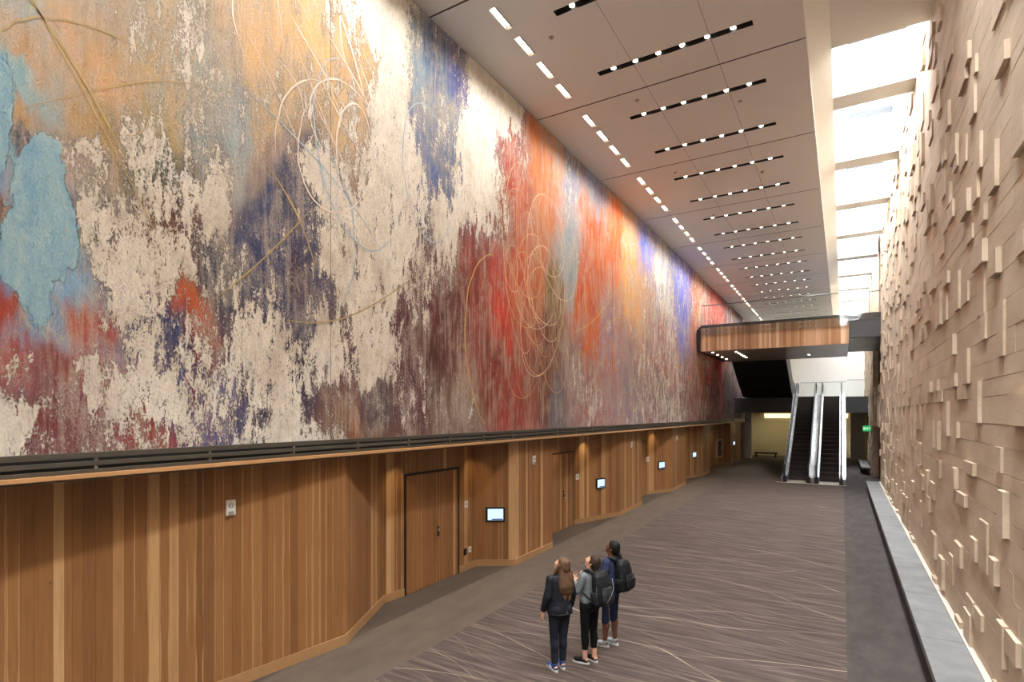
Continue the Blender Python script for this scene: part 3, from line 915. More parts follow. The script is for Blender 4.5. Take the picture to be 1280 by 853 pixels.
# ---- timber clad lower wall: zigzag plan (x, y)
PL = [(-8.9, -10), (-8.5, -3), (-7.75, 0), (-7.12, 4.74), (-6.92, 6.32), (-7.78, 8.1), (-7.72, 8.61), (-7.72, 10.49), (-7.72, 11.2), (-6.92, 11.73),
      (-6.96, 13.85), (-7.75, 15.1), (-7.76, 15.14), (-7.76, 17.04), (-7.76, 17.1), (-7.0, 19.46), (-7.05, 22.18), (-7.76, 23.1), (-7.76, 25.04), (-7.76, 25.1),
      (-7.0, 26.7), (-7.05, 29.6), (-7.8, 30.0), (-7.85, 31.7), (-7.15, 34.28), (-7.2, 36.7), (-7.9, 37.4), (-7.9, 41.6),
      (-7.45, 42.75), (-7.05, 43.1), (-7.1, 44.6), (-7.9, 45.2), (-7.8, 46.2), (-7.2, 48.7), (-7.2, 50.2)]
DOORSEG = {(-7.72, 8.61): 1, (-7.76, 15.14): 2, (-7.76, 23.1): 3}
ZW = 3.12
def wallstrip(pl, z0, z1, off=0.0, thick=0.0, skip=()):
    bm = bmesh.new()
    uvl = bm.loops.layers.uv.new('UVMap')
    s = 0.0
    for i in range(len(pl) - 1):
        a, b = Vector(pl[i]), Vector(pl[i + 1])
        L = (b - a).length
        if pl[i] not in skip and L > 1e-4:
            d = (b - a) / L
            nrm = Vector((d.y, -d.x))          # towards the hall (+x)
            a2, b2 = a + nrm * off, b + nrm * off
            if off:
                a2 -= d * .0; b2 += d * .0
            vs = [(a2.x, a2.y, z0), (b2.x, b2.y, z0), (b2.x, b2.y, z1), (a2.x, a2.y, z1)]
            f = bm.faces.new([bm.verts.new(v) for v in vs][::1])
            for lp, (uu, vv) in zip(f.loops, [(s, z0), (s + L, z0), (s + L, z1), (s, z1)]):
                lp[uvl].uv = (uu, vv)
            if thick:
                nb = [(a.x, a.y, z1), (b.x, b.y, z1)]
                f2 = bm.faces.new([bm.verts.new(v) for v in [(a2.x, a2.y, z1), (b2.x, b2.y, z1), nb[1], nb[0]]])
                for (p, q) in ((a, a2), (b, b2)):
                    f3 = bm.faces.new([bm.verts.new(v) for v in [(p.x, p.y, z0), (q.x, q.y, z0), (q.x, q.y, z1), (p.x, p.y, z1)]])
        s += L
    return bm
struct('wall_left', wallstrip(PL, 0, ZW), WOOD, label='zigzag wall clad in warm vertical timber boards below the mural')
struct('baseboard_left', wallstrip(PL, 0, .16, .016, .016, skip=set(DOORSEG)), BASE)

# upper wall behind the mural
bm = bmesh.new()
box(bm, -7.3, XM - .06, Y0, Y1 + 1, 3.2, ZC + .6)
struct('wall_left_upper', bm, WHITE)

# doors in the recesses (flush timber leaves in black frames)
def uvbox(bm, uvl, x, y0, y1, z0, z1, s0, th=.03):
    vs = box(bm, x - th, x, y0, y1, z0, z1)
    bm.faces.ensure_lookup_table()
    for f in bm.faces[-6:]:
        for lp in f.loops:
            lp[uvl].uv = (s0 + lp.vert.co.y, lp.vert.co.z)
for k, (y0, y1, xx) in enumerate([(8.61, 10.49, -7.72), (15.14, 17.04, -7.76), (23.1, 25.04, -7.76)], 1):
    e = empty('door_%d' % k, (xx, (y0 + y1) / 2, 0))
    e['kind'] = 'structure'
    hw = (y1 - y0) / 2
    bm = bmesh.new()
    for (a, b, c, d) in ((-hw, -hw + .05, 0, 2.5), (hw - .05, hw, 0, 2.5), (-hw + .05, hw - .05, 2.455, 2.5)):
        box(bm, 0, .02, a, b, c, d)
    obj('door_frame', bm, BLACK, e)
    for (a, b) in ((-hw + .055, .0), (.006, hw - .055)):
        bm = bmesh.new()
        uvl = bm.loops.layers.uv.new('UVMap')
        uvbox(bm, uvl, .014, a, b, .012, 2.45, 3.3 * k + .37)
        obj('door_leaf', bm, WOOD, e)
    h = obj('door_lock', bbox(.014, .03, .12, .19, .98, 1.24, .004), BLACK, e)
    bm = bmesh.new()
    tube(bm, [(.03, .155, 1.03), (.07, .155, 1.03), (.075, .15, 1.03), (.075, .04, 1.025)], .011, 8)
    obj('handle', bm, STEEL, h)
    obj('lock_reader', bbox(.03, .036, .135, .175, 1.14, 1.2, .002), DEVG, h)

# ---- ledge grille running along the foot of the mural
LX = -6.66
e = empty('ledge_grille', (LX, 0, 3.1))
tag(e, 'dark bronze slatted ledge grille with timber lip running along the foot of the mural', 'grille')
ya, yb = Y0, 47.6
for (z0, z1) in ((3.285, 3.345), (3.205, 3.252), (3.130, 3.170)):
    obj('grille_slat', bbox(LX - .11, LX - .06, ya, yb, z0 - 3.1, z1 - 3.1, .004, Matrix.Translation((-LX, 0, 0))), BRONZE, e)
obj('timber_lip', bbox(-.16, 0, ya, yb, -.016, .028, .004), plain('honey_timber_edge', (178, 134, 90), .4, 0, .1, 10), e)
first = None
y = ya + .55
k = 0
while y < yb - .2:
    if first is None:
        bm = bmesh.new()
        box(bm, -.112, -.068, -.018, .018, .03, .2)
        first = obj('grille_bracket', bm, plain('pale_grey_bracket', (128, 124, 114), .4, .5, .05, 8), e)
        b = first
    else:
        b = first.copy(); COL.objects.link(b); b.parent = e
    b.location = (0, y, 0)
    y += 1.22; k += 1
obj('grille_back', bbox(-.235, -.225, ya, yb, .03, .2), BLACK, e)
# soffit over the recesses
bm = bmesh.new()
box(bm, -9.0, LX - .02, Y0, 50.2, 3.06, 3.08)
struct('ceiling_soffit', bm, plain('dark_soffit', (92, 76, 60), .7, 0, .05))

# ---- right stone wall with projecting blocks
def stone_wall(name, y0, y1, z0, z1, x, nproj, seed, ret=None):
    r = random.Random(seed)
    bm = bmesh.new()
    zs = []
    z = z0
    while z < z1 - .05:
        h = r.choice([.18, .22, .26, .30, .34])
        zz = min(z + h, z1)
        zs.append((z, zz))
        z = zz
    # backing
    box(bm, x + .012, x + .3, y0, y1, z0, z1)
    for (a, b) in zs:
        y = y0
        while y < y1 - .01:
            L = r.uniform(.5, 1.5)
            yy = min(y + L, y1)
            if y1 - yy < .2: yy = y1
            d = r.choice([0, 0, .001, .002, -.002])
            box(bm, x - d, x + .02, y, yy - .002, a + .0035, b - .0035, skip='x+')
            y = yy
    n = int(nproj * (y1 - y0) * (z1 - z0))
    placed = []
    for k in range(n * 2):
        if len(placed) >= n: break
        i = r.randrange(len(zs))
        span = 1 if r.random() < .62 else 2
        j = min(i + span - 1, len(zs) - 1)
        a, b = zs[i][0], zs[j][1]
        L = r.choice([.28, .36, .45, .55, .7])
        y = r.uniform(y0 + .05, y1 - L - .05)
        if any(y < p[0] + p[1] + .04 and p[0] < y + L + .04 and a < p[3] - .01 and b > p[2] + .01 for p in placed):
            continue
        placed.append((y, L, a, b))
        d = r.choice([.026, .036, .046, .058])
        box(bm, x - d, x + .01, y, y + L, a + .003, b - .003, skip='x+')
    return struct(name, bm, STONE)
stone_wall('wall_right', Y0, 32.0, 0, 13.4, XR, 1.2, 3)['label'] = 'tall travertine wall with scattered projecting blocks'
stone_wall('wall_right_far', 38.8, Y1, 0, 13.4, XR - .05, 2.2, 5)
stone_wall('wall_right_lintel', 32.0, 38.8, 3.05, 5.2, XR + .02, 2.2, 9)
bm = bmesh.new()
box(bm, XR + .0, 3.6, 38.82, 39.1, 0, 13.4)      # far jamb of the side passage
box(bm, XR + .3, 3.6, 31.7, 31.98, 0, 13.4)      # near jamb
box(bm, 3.5, 3.8, 31.7, 39.1, 0, 13.4)  # unseen back panel, added to block the sky
box(bm, XR + .1, 3.6, 31.9, 39, 13.2, 13.4)
struct('wall_passage', bm, STONE_D)
bm = bmesh.new()
box(bm, XR + .1, 3.6, 31.9, 39.0, -.2, 0)
struct('floor_passage', bm, FLOORM)

# ---- end and back walls
bm = bmesh.new()
box(bm, -7.3, XR + .3, Y1, Y1 + .3, 4.6, 13.4)
struct('wall_end', bm, WHITE)
bm = bmesh.new()
box(bm, -9.2, XR + .5, Y0 - .3, Y0, 0, 13.4)
struct('wall_back', bm, WHITE)

# lower lobby beyond the escalators
bm = bmesh.new()
box(bm, -9.2, XR + .5, 54.3, 54.6, 0, 4.0)
box(bm, -9.2, -9.0, 50.2, 54.4, 0, 4.0)
box(bm, XR + .2, XR + .5, Y1, 54.5, 0, 4.0)
struct('wall_lobby', bm, BEIGE)
bm = bmesh.new()
box(bm, -9.4, -9.2, Y0 - .3, 54.6, -.2, 4.1)  # unseen outer wall and roof, added to stop sky light leaking in
box(bm, -9.4, -7.3, Y0 - .3, 50.3, 3.2, 3.5)
struct('wall_light_block', bm, BEIGE)
bm = bmesh.new()
box(bm, -9.3, XR + .5, 50.26, 54.6, 3.79, 3.8)  # lobby ceiling with roof boxes, added to keep leaking sky light out
box(bm, -9.3, -6.9, 49.9, 54.6, 3.8, 4.1)
box(bm, XR - .09, XR + .5, Y1, 54.6, 3.8, 4.1)
struct('ceiling_lobby_sky_block', bm, WHITE)
bm = bmesh.new()
box(bm, -7.32, -6.5, 49.9, 50.25, 0, 3.8)
struct('trim_1', bm, WHITE)
bm = bmesh.new()
box(bm, .55, XR - .06, 51.6, 52.0, 0, 3.8)
struct('trim_2', bm, plain('pale_grey_paint', (190, 192, 192), .7, 0, .02), label='pale grey wall pier under the upper floor')
bm = bmesh.new()
box(bm, -6.0, .4, 54.2, 54.28, 3.35, 3.72)
o = obj('cove_light', bm, COVE)
tag(o, 'long warm glowing cove light on the wall behind the escalators', 'light')

# upper floor slab behind the escalators
bm = bmesh.new()
box(bm, -6.86, -2.75, 44.0, 54.6, 3.8, 4.89)
box(bm, -2.75, .2, 44.6, 54.6, 3.8, 4.89)
box(bm, .2, XR - .09, 44.0, 54.6, 3.8, 4.89)
struct('floor_upper', bm, CHAR, label='dark fascia and floor of the upper level')

# ---- ceiling with recesses for the lights
SLOT_X = (-4.77, -1.52)
XE = -.64
nb = 10
FIX = []   # (bay, index, y0, y1)
SLOTS = []
cells_x = sorted({XM - .1, -5.81, -5.655, SLOT_X[0], SLOT_X[1], XE, -3.974, -3.966, -2.334, -2.326})
ys = {Y0, Y1}
holes = []
for b in range(-4, nb):
    j = BAY0 + b * BAYL
    for k in range(4):
        a = j + .42 + k * .95
        if a > Y0 + .2 and a + .65 < Y1:
            if b >= 0: FIX.append((b, k, a, a + .65))
            holes.append((-5.81, -5.655, a, a + .65))
    for k, off in enumerate((1.08, 3.30)):
        a = j + off
        if a > Y0 + .2 and a + .16 < Y1:
            SLOTS.append((b, k, a, a + .16)); holes.append((SLOT_X[0], SLOT_X[1], a, a + .16))
    holes.append((-99, 99, j - .022, j + .022))
for (xa, xb) in ((-3.974, -3.966), (-2.334, -2.326)):
    holes.append((xa, xb, -99, 99))
for h in holes:
    for v in h[2:]:
        if Y0 < v < Y1: ys.add(v)
ys = sorted(ys)
bm = bmesh.new()
grid = {}
for i in range(len(cells_x) - 1):
    for k in range(len(ys) - 1):
        cx, cy = (cells_x[i] + cells_x[i + 1]) / 2, (ys[k] + ys[k + 1]) / 2
        if any(h[0] < cx < h[1] and h[2] < cy < h[3] for h in holes):
            continue
        quad(bm, [(cells_x[i], ys[k], ZC), (cells_x[i], ys[k + 1], ZC), (cells_x[i + 1], ys[k + 1], ZC), (cells_x[i + 1], ys[k], ZC)])
# edge fascia and sloping skylight cheek
quad(bm, [(XE, Y0, ZC), (XE, Y1, ZC), (XE, Y1, ZC + .16), (XE, Y0, ZC + .16)])
bmesh.ops.remove_doubles(bm, verts=bm.verts[:], dist=1e-5)
struct('ceiling', bm, CEIL, label='flat ceiling of large pale panels with dark joints')
bm = bmesh.new()
quad(bm, [(XM - .1, Y0, ZC + .03), (XE - .01, Y0, ZC + .03), (XE - .01, Y1, ZC + .03), (XM - .1, Y1, ZC + .03)])
bmesh.ops.subdivide_edges(bm, edges=bm.edges[:], cuts=1)
# only strips over the joints: build explicit strips instead of one sheet so light recesses stay open
bm.free(); bm = bmesh.new()
for b in range(-4, nb):
    j = BAY0 + b * BAYL
    box(bm, XM - .1, XE - .002, j - .03, j + .03, ZC + .012, ZC + .03)
for (xa, xb) in ((-3.974, -3.966), (-2.334, -2.326)):
    yy = Y0
    segs = sorted([s[2:4] for s in SLOTS])
    for (sa, sb) in segs + [(Y1, Y1)]:
        box(bm, xa - .01, xb + .01, yy, sa - .005, ZC + .006, ZC + .012)
        yy = sb + .005
struct('ceiling_joint', bm, CEIL_DK)
bm = bmesh.new()
box(bm, -9.2, XE, Y0, Y1 + .3, ZC + .55, ZC + .6)
struct('ceiling_deck', bm, BLACK)
# skylight well
ES = -.21
bm = bmesh.new()
vs = [(XE + .001, ZC + .16), (ES, ZB), (ES, 13.35)]
for (a, b) in zip(vs[:-1], vs[1:]):
    quad(bm, [(a[0], Y0, a[1]), (a[0], Y1, a[1]), (b[0], Y1, b[1]), (b[0], Y0, b[1])])
quad(bm, [(XE + .001, Y0, ZC + .16), (XE - .1, Y0, ZC + .16), (XE - .1, Y1, ZC + .16), (XE + .001, Y1, ZC + .16)])
struct('ceiling_cheek', bm, WHITE2, label='white plaster cheek of the long skylight')
# beams across the well
e = None
bw = .72
k = 0
b = 2
while True:
    y = BAY0 + b * BAYL - .35
    if y > Y1 - 1: break
    struct('ceiling_beam', bbox(ES, XR + .02, y, y + bw, ZB, ZB + .75), WHITE2)
    b += 1
struct('ceiling_soffit_near', bbox(ES, XR + .02, 9.6, 14.6, ZB - .02, ZB + 1.2), WHITE2)
# glazing above: bars and panes
bm = bmesh.new()
y = Y0
while y < Y1:
    box(bm, .12, 1.36, y - .2, y + .16, 13.24, 13.32)
    y += BAYL
struct('window_1', bm, plain('skylight_bar', (52, 60, 72), .5, .1, .03), label='roof skylight glazing bars')
bm = bmesh.new()
quad(bm, [(ES, Y0, 13.33), (XR + .1, Y0, 13.33), (XR + .1, Y1, 13.33), (ES, Y1, 13.33)])
struct('window_pane', bm, m_glass('skylight_glass', (.96, .98, 1.0)), label='clear glass of the roof skylight')
# ================================================================== MURAL
exec_pts = MURAL
def srgb_pts():
    A = np.array([[p[0], p[1]] for p in MURAL])
    U = np.array([lin(p[2]) for p in MURAL]); V = np.array([lin(p[3]) for p in MURAL]); D = np.array([p[4] for p in MURAL])
    return A, U, V, D
def fbm_tile(n, beta, seed):
    """tileable cloud noise with spectrum 1/f^beta, zero mean, unit deviation"""
    r = np.random.RandomState(seed)
    f = np.fft.fft2(r.randn(n, n))
    k = np.sqrt(np.fft.fftfreq(n)[:, None] ** 2 + np.fft.fftfreq(n)[None, :] ** 2) * n
    k[0, 0] = 1
    f = f / k ** beta
    f[0, 0] = 0
    t = np.real(np.fft.ifft2(f))
    return (t / t.std()).astype(np.float32)
def samp(T, u, v):
    n = T.shape[0]
    u = np.mod(u, n); v = np.mod(v, n)
    i = np.floor(u).astype(int); j = np.floor(v).astype(int)
    fu, fv = u - i, v - j
    i %= n; j %= n
    i2, j2 = (i + 1) % n, (j + 1) % n
    return (T[i, j] * (1 - fu) + T[i2, j] * fu) * (1 - fv) + (T[i, j2] * (1 - fu) + T[i2, j2] * fu) * fv
def build_mural():
    A, U, V, D = srgb_pts()
    gain = (1 + .25 * np.clip((A[:, 0] - 14) / 6, 0, 1))[:, None]
    far = np.clip((A[:, 0] - 14) / 6, 0, 1)[:, None]
    U, V = [np.clip((X.mean(1, keepdims=True) + (X - X.mean(1, keepdims=True)) * (1 + .55 * far)) * gain, .01, .8) for X in (U, V)]
    y0, y1, z0, z1 = -4.0, 47.8, 3.28, ZC - .02
    ysn = []
    y = y0
    while y < y1:
        ysn.append(y)
        y += .035 if 1.5 < y < 7 else .035 + .004 * max(0, y - 7) if y >= 7 else .2
    ysn.append(y1)
    ysn = np.array(ysn)
    zsn = np.linspace(z0, z1, 200)
    ny, nz = len(ysn), len(zsn)
    Yg, Zg = np.meshgrid(ysn, zsn, indexing='ij')
    Yf, Zf = Yg.ravel(), Zg.ravel()
    T1, T2 = fbm_tile(512, 1.55, 1), fbm_tile(512, 1.15, 2)
    sc = (np.maximum(Yf, .5) + 6) / 10.0            # coarser passages toward the far end
    # vertical-drip domain warp
    wy = samp(T1, Yf * 22, Zf * 9 + 40) * .11 + samp(T2, Yf * 40, Zf * 11 + 7) * .05
    wz = samp(T1, Yf * 20 + 200, Zf * 7 + 90) * .30 + samp(T2, Yf * 60 + 31, Zf * 9) * .16
    qy, qz = Yf + wy * sc, Zf + wz * sc
    su = np.zeros((len(Yf), 3)); sv = np.zeros((len(Yf), 3)); sd = np.zeros(len(Yf)); sw = np.zeros(len(Yf))
    for k in range(len(D)):
        Ym = (A[k, 0] + np.maximum(Yf, .5)) * .5 + 6
        d2 = ((qy - A[k, 0]) * 10 / Ym) ** 2 + ((qz - A[k, 1]) * 8 / Ym) ** 2 + 2e-3
        j = samp(T2, Yf * 30 / sc + 37 * k, Zf * 12 / sc + 91 * k) * .42 + samp(T1, Yf * 9 / sc + 53 * k, Zf * 5 / sc + 17 * k) * .30
        w = (d2 * np.exp(j * 1.2)) ** -2.0
        su += w[:, None] * U[k]; sv += w[:, None] * V[k]; sd += w * D[k]; sw += w
    ua = su / sw[:, None]; ub = sv / sw[:, None]; dc = sd / sw
    dc = dc * .96 + .12 * np.clip((Yf - 14.5) / 4, 0, 1)
    dc = np.where(dc > .12, dc + .10 * np.minimum(1, (dc - .12) * 5), dc)
    dc = np.clip(dc + .10 * samp(T1, Yf * 16 + 300, Zf * 9), 0, 1)
    def inside(poly, y, z):
        P = np.array(poly); r = np.zeros(len(y), bool); dm = np.full(len(y), 9.0)
        for i in range(len(P)):
            a, b = P[i], P[(i + 1) % len(P)]
            cnd = ((a[1] > z) != (b[1] > z))
            with np.errstate(divide='ignore', invalid='ignore'):
                r ^= cnd & (y < (b[0] - a[0]) * (z - a[1]) / (b[1] - a[1] + 1e-12) + a[0])
            t = np.clip(((y - a[0]) * (b[0] - a[0]) + (z - a[1]) * (b[1] - a[1])) / (((b - a) ** 2).sum() + 1e-9), 0, 1)
            dm = np.minimum(dm, np.hypot(y - a[0] - t * (b[0] - a[0]), z - a[1] - t * (b[1] - a[1])))
        return np.where(r, dm, -dm)
    py, pz = Yf + wy * .25, Zf + wz * .12
    pd = np.maximum(inside(PATCH1, py, pz), inside(PATCH2, py, pz))
    pat = np.clip(.5 + pd * 4.0, 0, 1)
    co = np.stack([np.zeros_like(Yf), Yf, Zf], 1)
    me = bpy.data.meshes.new('mural')
    idx = (np.arange(ny - 1)[:, None] * nz + np.arange(nz - 1)[None, :]).ravel()
    faces = np.stack([idx, idx + nz, idx + nz + 1, idx + 1], 1)
    nv = len(co)
    me.from_pydata(co.tolist(), [], faces.tolist())
    for nm, arr in (('under', ua), ('under2', ub)):
        at = me.attributes.new(nm, 'FLOAT_COLOR', 'POINT')
        flat = np.ones((nv, 4), dtype=np.float32); flat[:, :3] = np.array(arr)
        at.data.foreach_set('color', flat.ravel())
    at = me.attributes.new('crust', 'FLOAT', 'POINT')
    at.data.foreach_set('value', np.array(dc, dtype=np.float32))
    at = me.attributes.new('patch', 'FLOAT', 'POINT')
    at.data.foreach_set('value', np.array(pat, dtype=np.float32))
    me.materials.append(MURALM)
    me.polygons.foreach_set('use_smooth', [True] * len(me.polygons))
    o = bpy.data.objects.new('mural', me)
    o.location = (XM, 0, 0)
    link(o)
    tag(o, 'huge abstract mural in cream, rust red, orange and blue covering the upper left wall', 'painting')
    # backing panel with edges
    bm = bmesh.new()
    box(bm, -.05, -.004, y0, y1, z0, z1)
    obj('panel_backing', bm, BLACK, o)
    # panel seams
    sm = plain('seam_line', (96, 82, 70), .8)
    for y in (6.0, 12.2, 18.4, 24.6, 30.8, 37.0, 43.2):
        bm = bmesh.new()
        box(bm, 0.0, .002, y - .004, y + .004, z0, z1, skip='x-')
        obj('panel_seam', bm, sm, o)
    return o
mural = build_mural()

def ribbon(bm, pts, w, x):
    n = len(pts)
    L = []
    for i, p in enumerate(pts):
        a = Vector(pts[max(i - 1, 0)]); b = Vector(pts[min(i + 1, n - 1)])
        t = (b - a)
        if t.length < 1e-6: t = Vector((1, 0))
        t.normalize()
        nn = Vector((-t.y, t.x))
        ww = w * (.35 + .65 * math.sin(PI * (i + .5) / n)) * (.7 + .6 * noise.noise(Vector((p[0] * 4, p[1] * 4, w * 90))) + .2)
        ww = max(ww, w * .2)
        L.append((bm.verts.new((x, p[0] + nn.x * ww / 2, p[1] + nn.y * ww / 2)), bm.verts.new((x, p[0] - nn.x * ww / 2, p[1] - nn.y * ww / 2))))
    for i in range(n - 1):
        bm.faces.new((L[i][0], L[i + 1][0], L[i + 1][1], L[i][1]))

def arc(cy, cz, ry, rz, a0, a1, tilt=0.0, n=36):
    out = []
    for i in range(n + 1):
        a = math.radians(a0 + (a1 - a0) * i / n)
        u, v = ry * math.cos(a), rz * math.sin(a)
        c, s = math.cos(tilt), math.sin(tilt)
        out.append((cy + u * c - v * s + .03 * noise.noise(Vector((i * .3, cy, cz))), cz + u * s + v * c))
    return out
def scrib(name, rgb, strokes, x, rough=.8):
    m = plain('chalk_stroke', rgb, rough, 0, .2, 30)
    for (pts, w) in strokes:
        pts = [p for p in pts if 3.32 < p[1] < ZC - .06]
        if len(pts) < 3: continue
        bm = bmesh.new()
        ribbon(bm, pts, w, x)
        for f in bm.faces:
            if f.normal.x < 0: f.normal_flip()
        obj(name, bm, m, mural)
def line(y0, z0, y1, z1, bend=0.0, n=14):
    out = []
    for i in range(n + 1):
        t = i / n
        out.append((y0 + (y1 - y0) * t + bend * math.sin(PI * t) * .6, z0 + (z1 - z0) * t + bend * math.sin(PI * t)))
    return out
sr = random.Random(21)
# looping orange and cream scribbles over the red passage
st = []
for k in range(15):
    cy, cz = sr.uniform(11.9, 14.2), sr.uniform(5.9, 8.6)
    st.append((arc(cy, cz, sr.uniform(.4, 1.1), sr.uniform(1.0, 2.3), sr.uniform(0, 120), sr.uniform(240, 420), sr.uniform(-.35, .55), 48), sr.uniform(.013, .026)))
scrib('scribble_line', (214, 160, 108), st, .004)
st = []
for k in range(9):
    cy, cz = sr.uniform(11.6, 14.6), sr.uniform(6.3, 9.0)
    st.append((arc(cy, cz, sr.uniform(.5, 1.3), sr.uniform(.8, 2.0), sr.uniform(0, 200), sr.uniform(220, 460), sr.uniform(-.5, .7), 48), sr.uniform(.013, .026)))
scrib('scribble_line', (228, 206, 176), st, .005)
st = [(arc(10.9, 5.3, 1.3, 2.1, 90, 235, 0.1), .035), (arc(13.4, 5.2, 1.2, 2.4, -70, 60, 0.0), .025), (line(15.2, 6.2, 18.5, 7.9, -.3), .035), (line(16.6, 5.9, 19.4, 7.2, .4), .03)]
scrib('scribble_line', (206, 170, 96), st, .006)
# white chalk strokes at the top
st = []
for k in range(14):
    y = sr.uniform(4.4, 6.6)
    z = sr.uniform(8.0, 9.9)
    st.append((line(y, z + sr.uniform(.2, .9), y + sr.uniform(.3, 1.1), z - sr.uniform(.2, 1.0), sr.uniform(-.2, .2)), sr.uniform(.012, .035)))
for k in range(5):
    st.append((arc(sr.uniform(4.9, 7.2), sr.uniform(7.6, 9.2), sr.uniform(.4, .8), sr.uniform(.5, 1.2), sr.uniform(0, 180), sr.uniform(200, 380), sr.uniform(-.4, .4)), sr.uniform(.016, .035)))
scrib('scribble_line', (226, 212, 198), st, .005)
# pale blue arcs
st = [(arc(8.4, 8.4, .75, 1.3, 20, 330, .1), .03), (arc(6.6, 8.0, .9, 1.5, 100, 300, .2), .035), (arc(5.6, 6.6, .9, 1.4, -60, 80, .1), .03), (line(4.6, 8.1, 7.4, 6.3, .2), .03)]
scrib('scribble_line', (164, 178, 190), st, .004)
# yellow and ochre diagonals
st = [(line(1.9, 8.4, 3.4, 5.9, .05), .022), (line(2.2, 7.9, 3.1, 6.6, .06), .03), (line(4.9, 7.2, 5.7, 6.0, .1), .03), (line(4.1, 5.2, 5.6, 6.8, -.2), .026), (arc(2.9, 7.4, .9, .5, 60, 170, .2), .016), (line(2.15, 6.7, 4.2, 7.9, .3), .014), (line(5.2, 5.1, 8.1, 6.4, -.4), .028), (arc(3.0, 7.2, .35, .35, -80, 40), .016)]
scrib('scribble_line', (176, 152, 104), st, .005)
st = []
for k in range(20):
    y = sr.uniform(18, 40)
    st.append((line(y, sr.uniform(6, 10.5), y + sr.uniform(.5, 2.5), sr.uniform(4, 7.5), sr.uniform(-.6, .6)), sr.uniform(.02, .05)))
scrib('scribble_line', (206, 140, 96), st, .004)
# ================================================================== BRIDGE
ORD = ['first', 'second', 'third', 'fourth', 'fifth', 'sixth', 'seventh', 'eighth', 'ninth', 'tenth', 'eleventh', 'twelfth']
YB = 31.4
br = empty('footbridge', (-3.2, YB, 7.15))
tag(br, 'timber fronted footbridge spanning the hall above the escalators', 'bridge')
ox, oy, oz = br.location
TB = Matrix.Translation((-ox, -oy, -oz))
def bx(name, x0, x1, y0, y1, z0, z1, mat, w=0.0, parent=br, T=TB):
    return obj(name, bbox(x0, x1, y0, y1, z0, z1, w, T), mat, parent)
bm = bmesh.new()
uvl = bm.loops.layers.uv.new('UVMap')
box(bm, -6.68, .27, YB, YB + .06, 7.14, 8.42)
for f in bm.faces:
    for lp in f.loops:
        lp[uvl].uv = (lp.vert.co.x + 20 + lp.vert.co.y, lp.vert.co.z)
bmesh.ops.transform(bm, matrix=TB, verts=bm.verts[:])
obj('timber_front', bm, WOOD_B, br)
bx('edge_cap', -6.68, .27, YB - .01, YB + .3, 8.42, 8.57, CHAR)
bx('bridge_deck', -6.82, .24, YB + .06, 38.6, 7.16, 8.5, CHAR)
bm = bmesh.new()
quad(bm, [(-6.66, YB + .0, 7.135), (.26, YB, 7.135), (.26, 38.6, 7.135), (-6.3, 38.6, 7.135)])
bmesh.ops.transform(bm, matrix=TB, verts=bm.verts[:])
obj('soffit_panel', bm, SOFFIT, br)
bx('dark_end', -6.86, -6.69, YB - .1, YB + 1.5, 7.2, 8.35, BLACK)
bx('side_link', .28, 3.4, YB + .35, 38.6, 7.45, 8.62, CHAR)
bm = bmesh.new()
for k in range(6):
    box(bm, .3, 3.2, YB + .45 + k * 1.15, YB + 1.5 + k * 1.15, 7.41, 7.445, TB)
obj('link_soffit', bm, plain('pale_grey_metal', (150, 152, 154), .4, .3, .04), br)
# soffit downlights
first = None
for (x, y) in [(-5.0, 32.4), (-5.0, 33.3), (-5.0, 34.2), (-5.0, 35.1), (-5.0, 36.0), (-6.2, 32.2), (-6.2, 33.6), (-6.2, 35.0), (-6.2, 36.4), (-1.65, 36.2)]:
    bm = bmesh.new()
    if first is None:
        tube(bm, [(0, 0, 0), (0, 0, -.012)], .055, 14)
        first = obj('downlight', bm, LENS, br); b = first
    else:
        bm.free(); b = first.copy(); COL.objects.link(b); b.parent = br
    b.location = (x - ox, y - oy, 7.133 - oz)
# glass balustrade
gl = []
gx = [-6.66, -4.95, -3.22, -1.48, .26]
for a, b in zip(gx[:-1], gx[1:]):
    bm = bmesh.new(); box(bm, a + .012, b - .012, YB - .075, YB - .06, 8.0, 10.02, TB)
    g = obj('glass_panel', bm, GLASS, br)
    for xx in (a + .22, b - .22):
        for dx in (-.13, .13):
            for zz in (8.12, 8.34):
                bm = bmesh.new()
                tube(bm, [(xx + dx - ox, YB - .095 - oy, zz - oz), (xx + dx - ox, YB - oy, zz - oz)], .03, 10)
                obj('glass_clamp', bm, STEEL, g)
bm = bmesh.new(); box(bm, .28, 1.75, YB + .30, YB + .315, 8.3, 10.0, TB)
obj('glass_panel', bm, GLASS, br)
bm = bmesh.new(); box(bm, .262, .272, YB - .06, YB + .3, 8.1, 10.02, TB)
obj('glass_panel', bm, GLASS, br)
def tubeo(name, pts, r, mat, parent, T=None, n=8):
    bm = bmesh.new()
    tube(bm, pts, r, n)
    if T is not None: bmesh.ops.transform(bm, matrix=T, verts=bm.verts[:])
    return obj(name, bm, mat, parent, True)
RAILM = plain('rail_steel', (110, 110, 108), .35, .8, .05, 20)
tubeo('handrail', [(-6.6, YB + .02, 9.64), (.24, YB + .02, 9.64)], .024, RAILM, br, TB)
tubeo('handrail', [(.3, YB + .4, 9.64), (1.75, YB + .4, 9.64)], .022, RAILM, br, TB)
for xx in (-6.4, -5.2, -4.6, -3.5, -2.9, -1.8, -1.2, -.1):
    tubeo('rail_bracket', [(xx, YB + .02, 9.62), (xx, YB, 9.56), (xx, YB - .06, 9.56)], .012, RAILM, br, TB, 6)
bx('glass_post', .255, .285, YB - .09, YB - .05, 8.1, 10.1, RAILM)
bx('glass_post', 1.1, 1.13, YB + .29, YB + .33, 8.6, 10.0, RAILM)

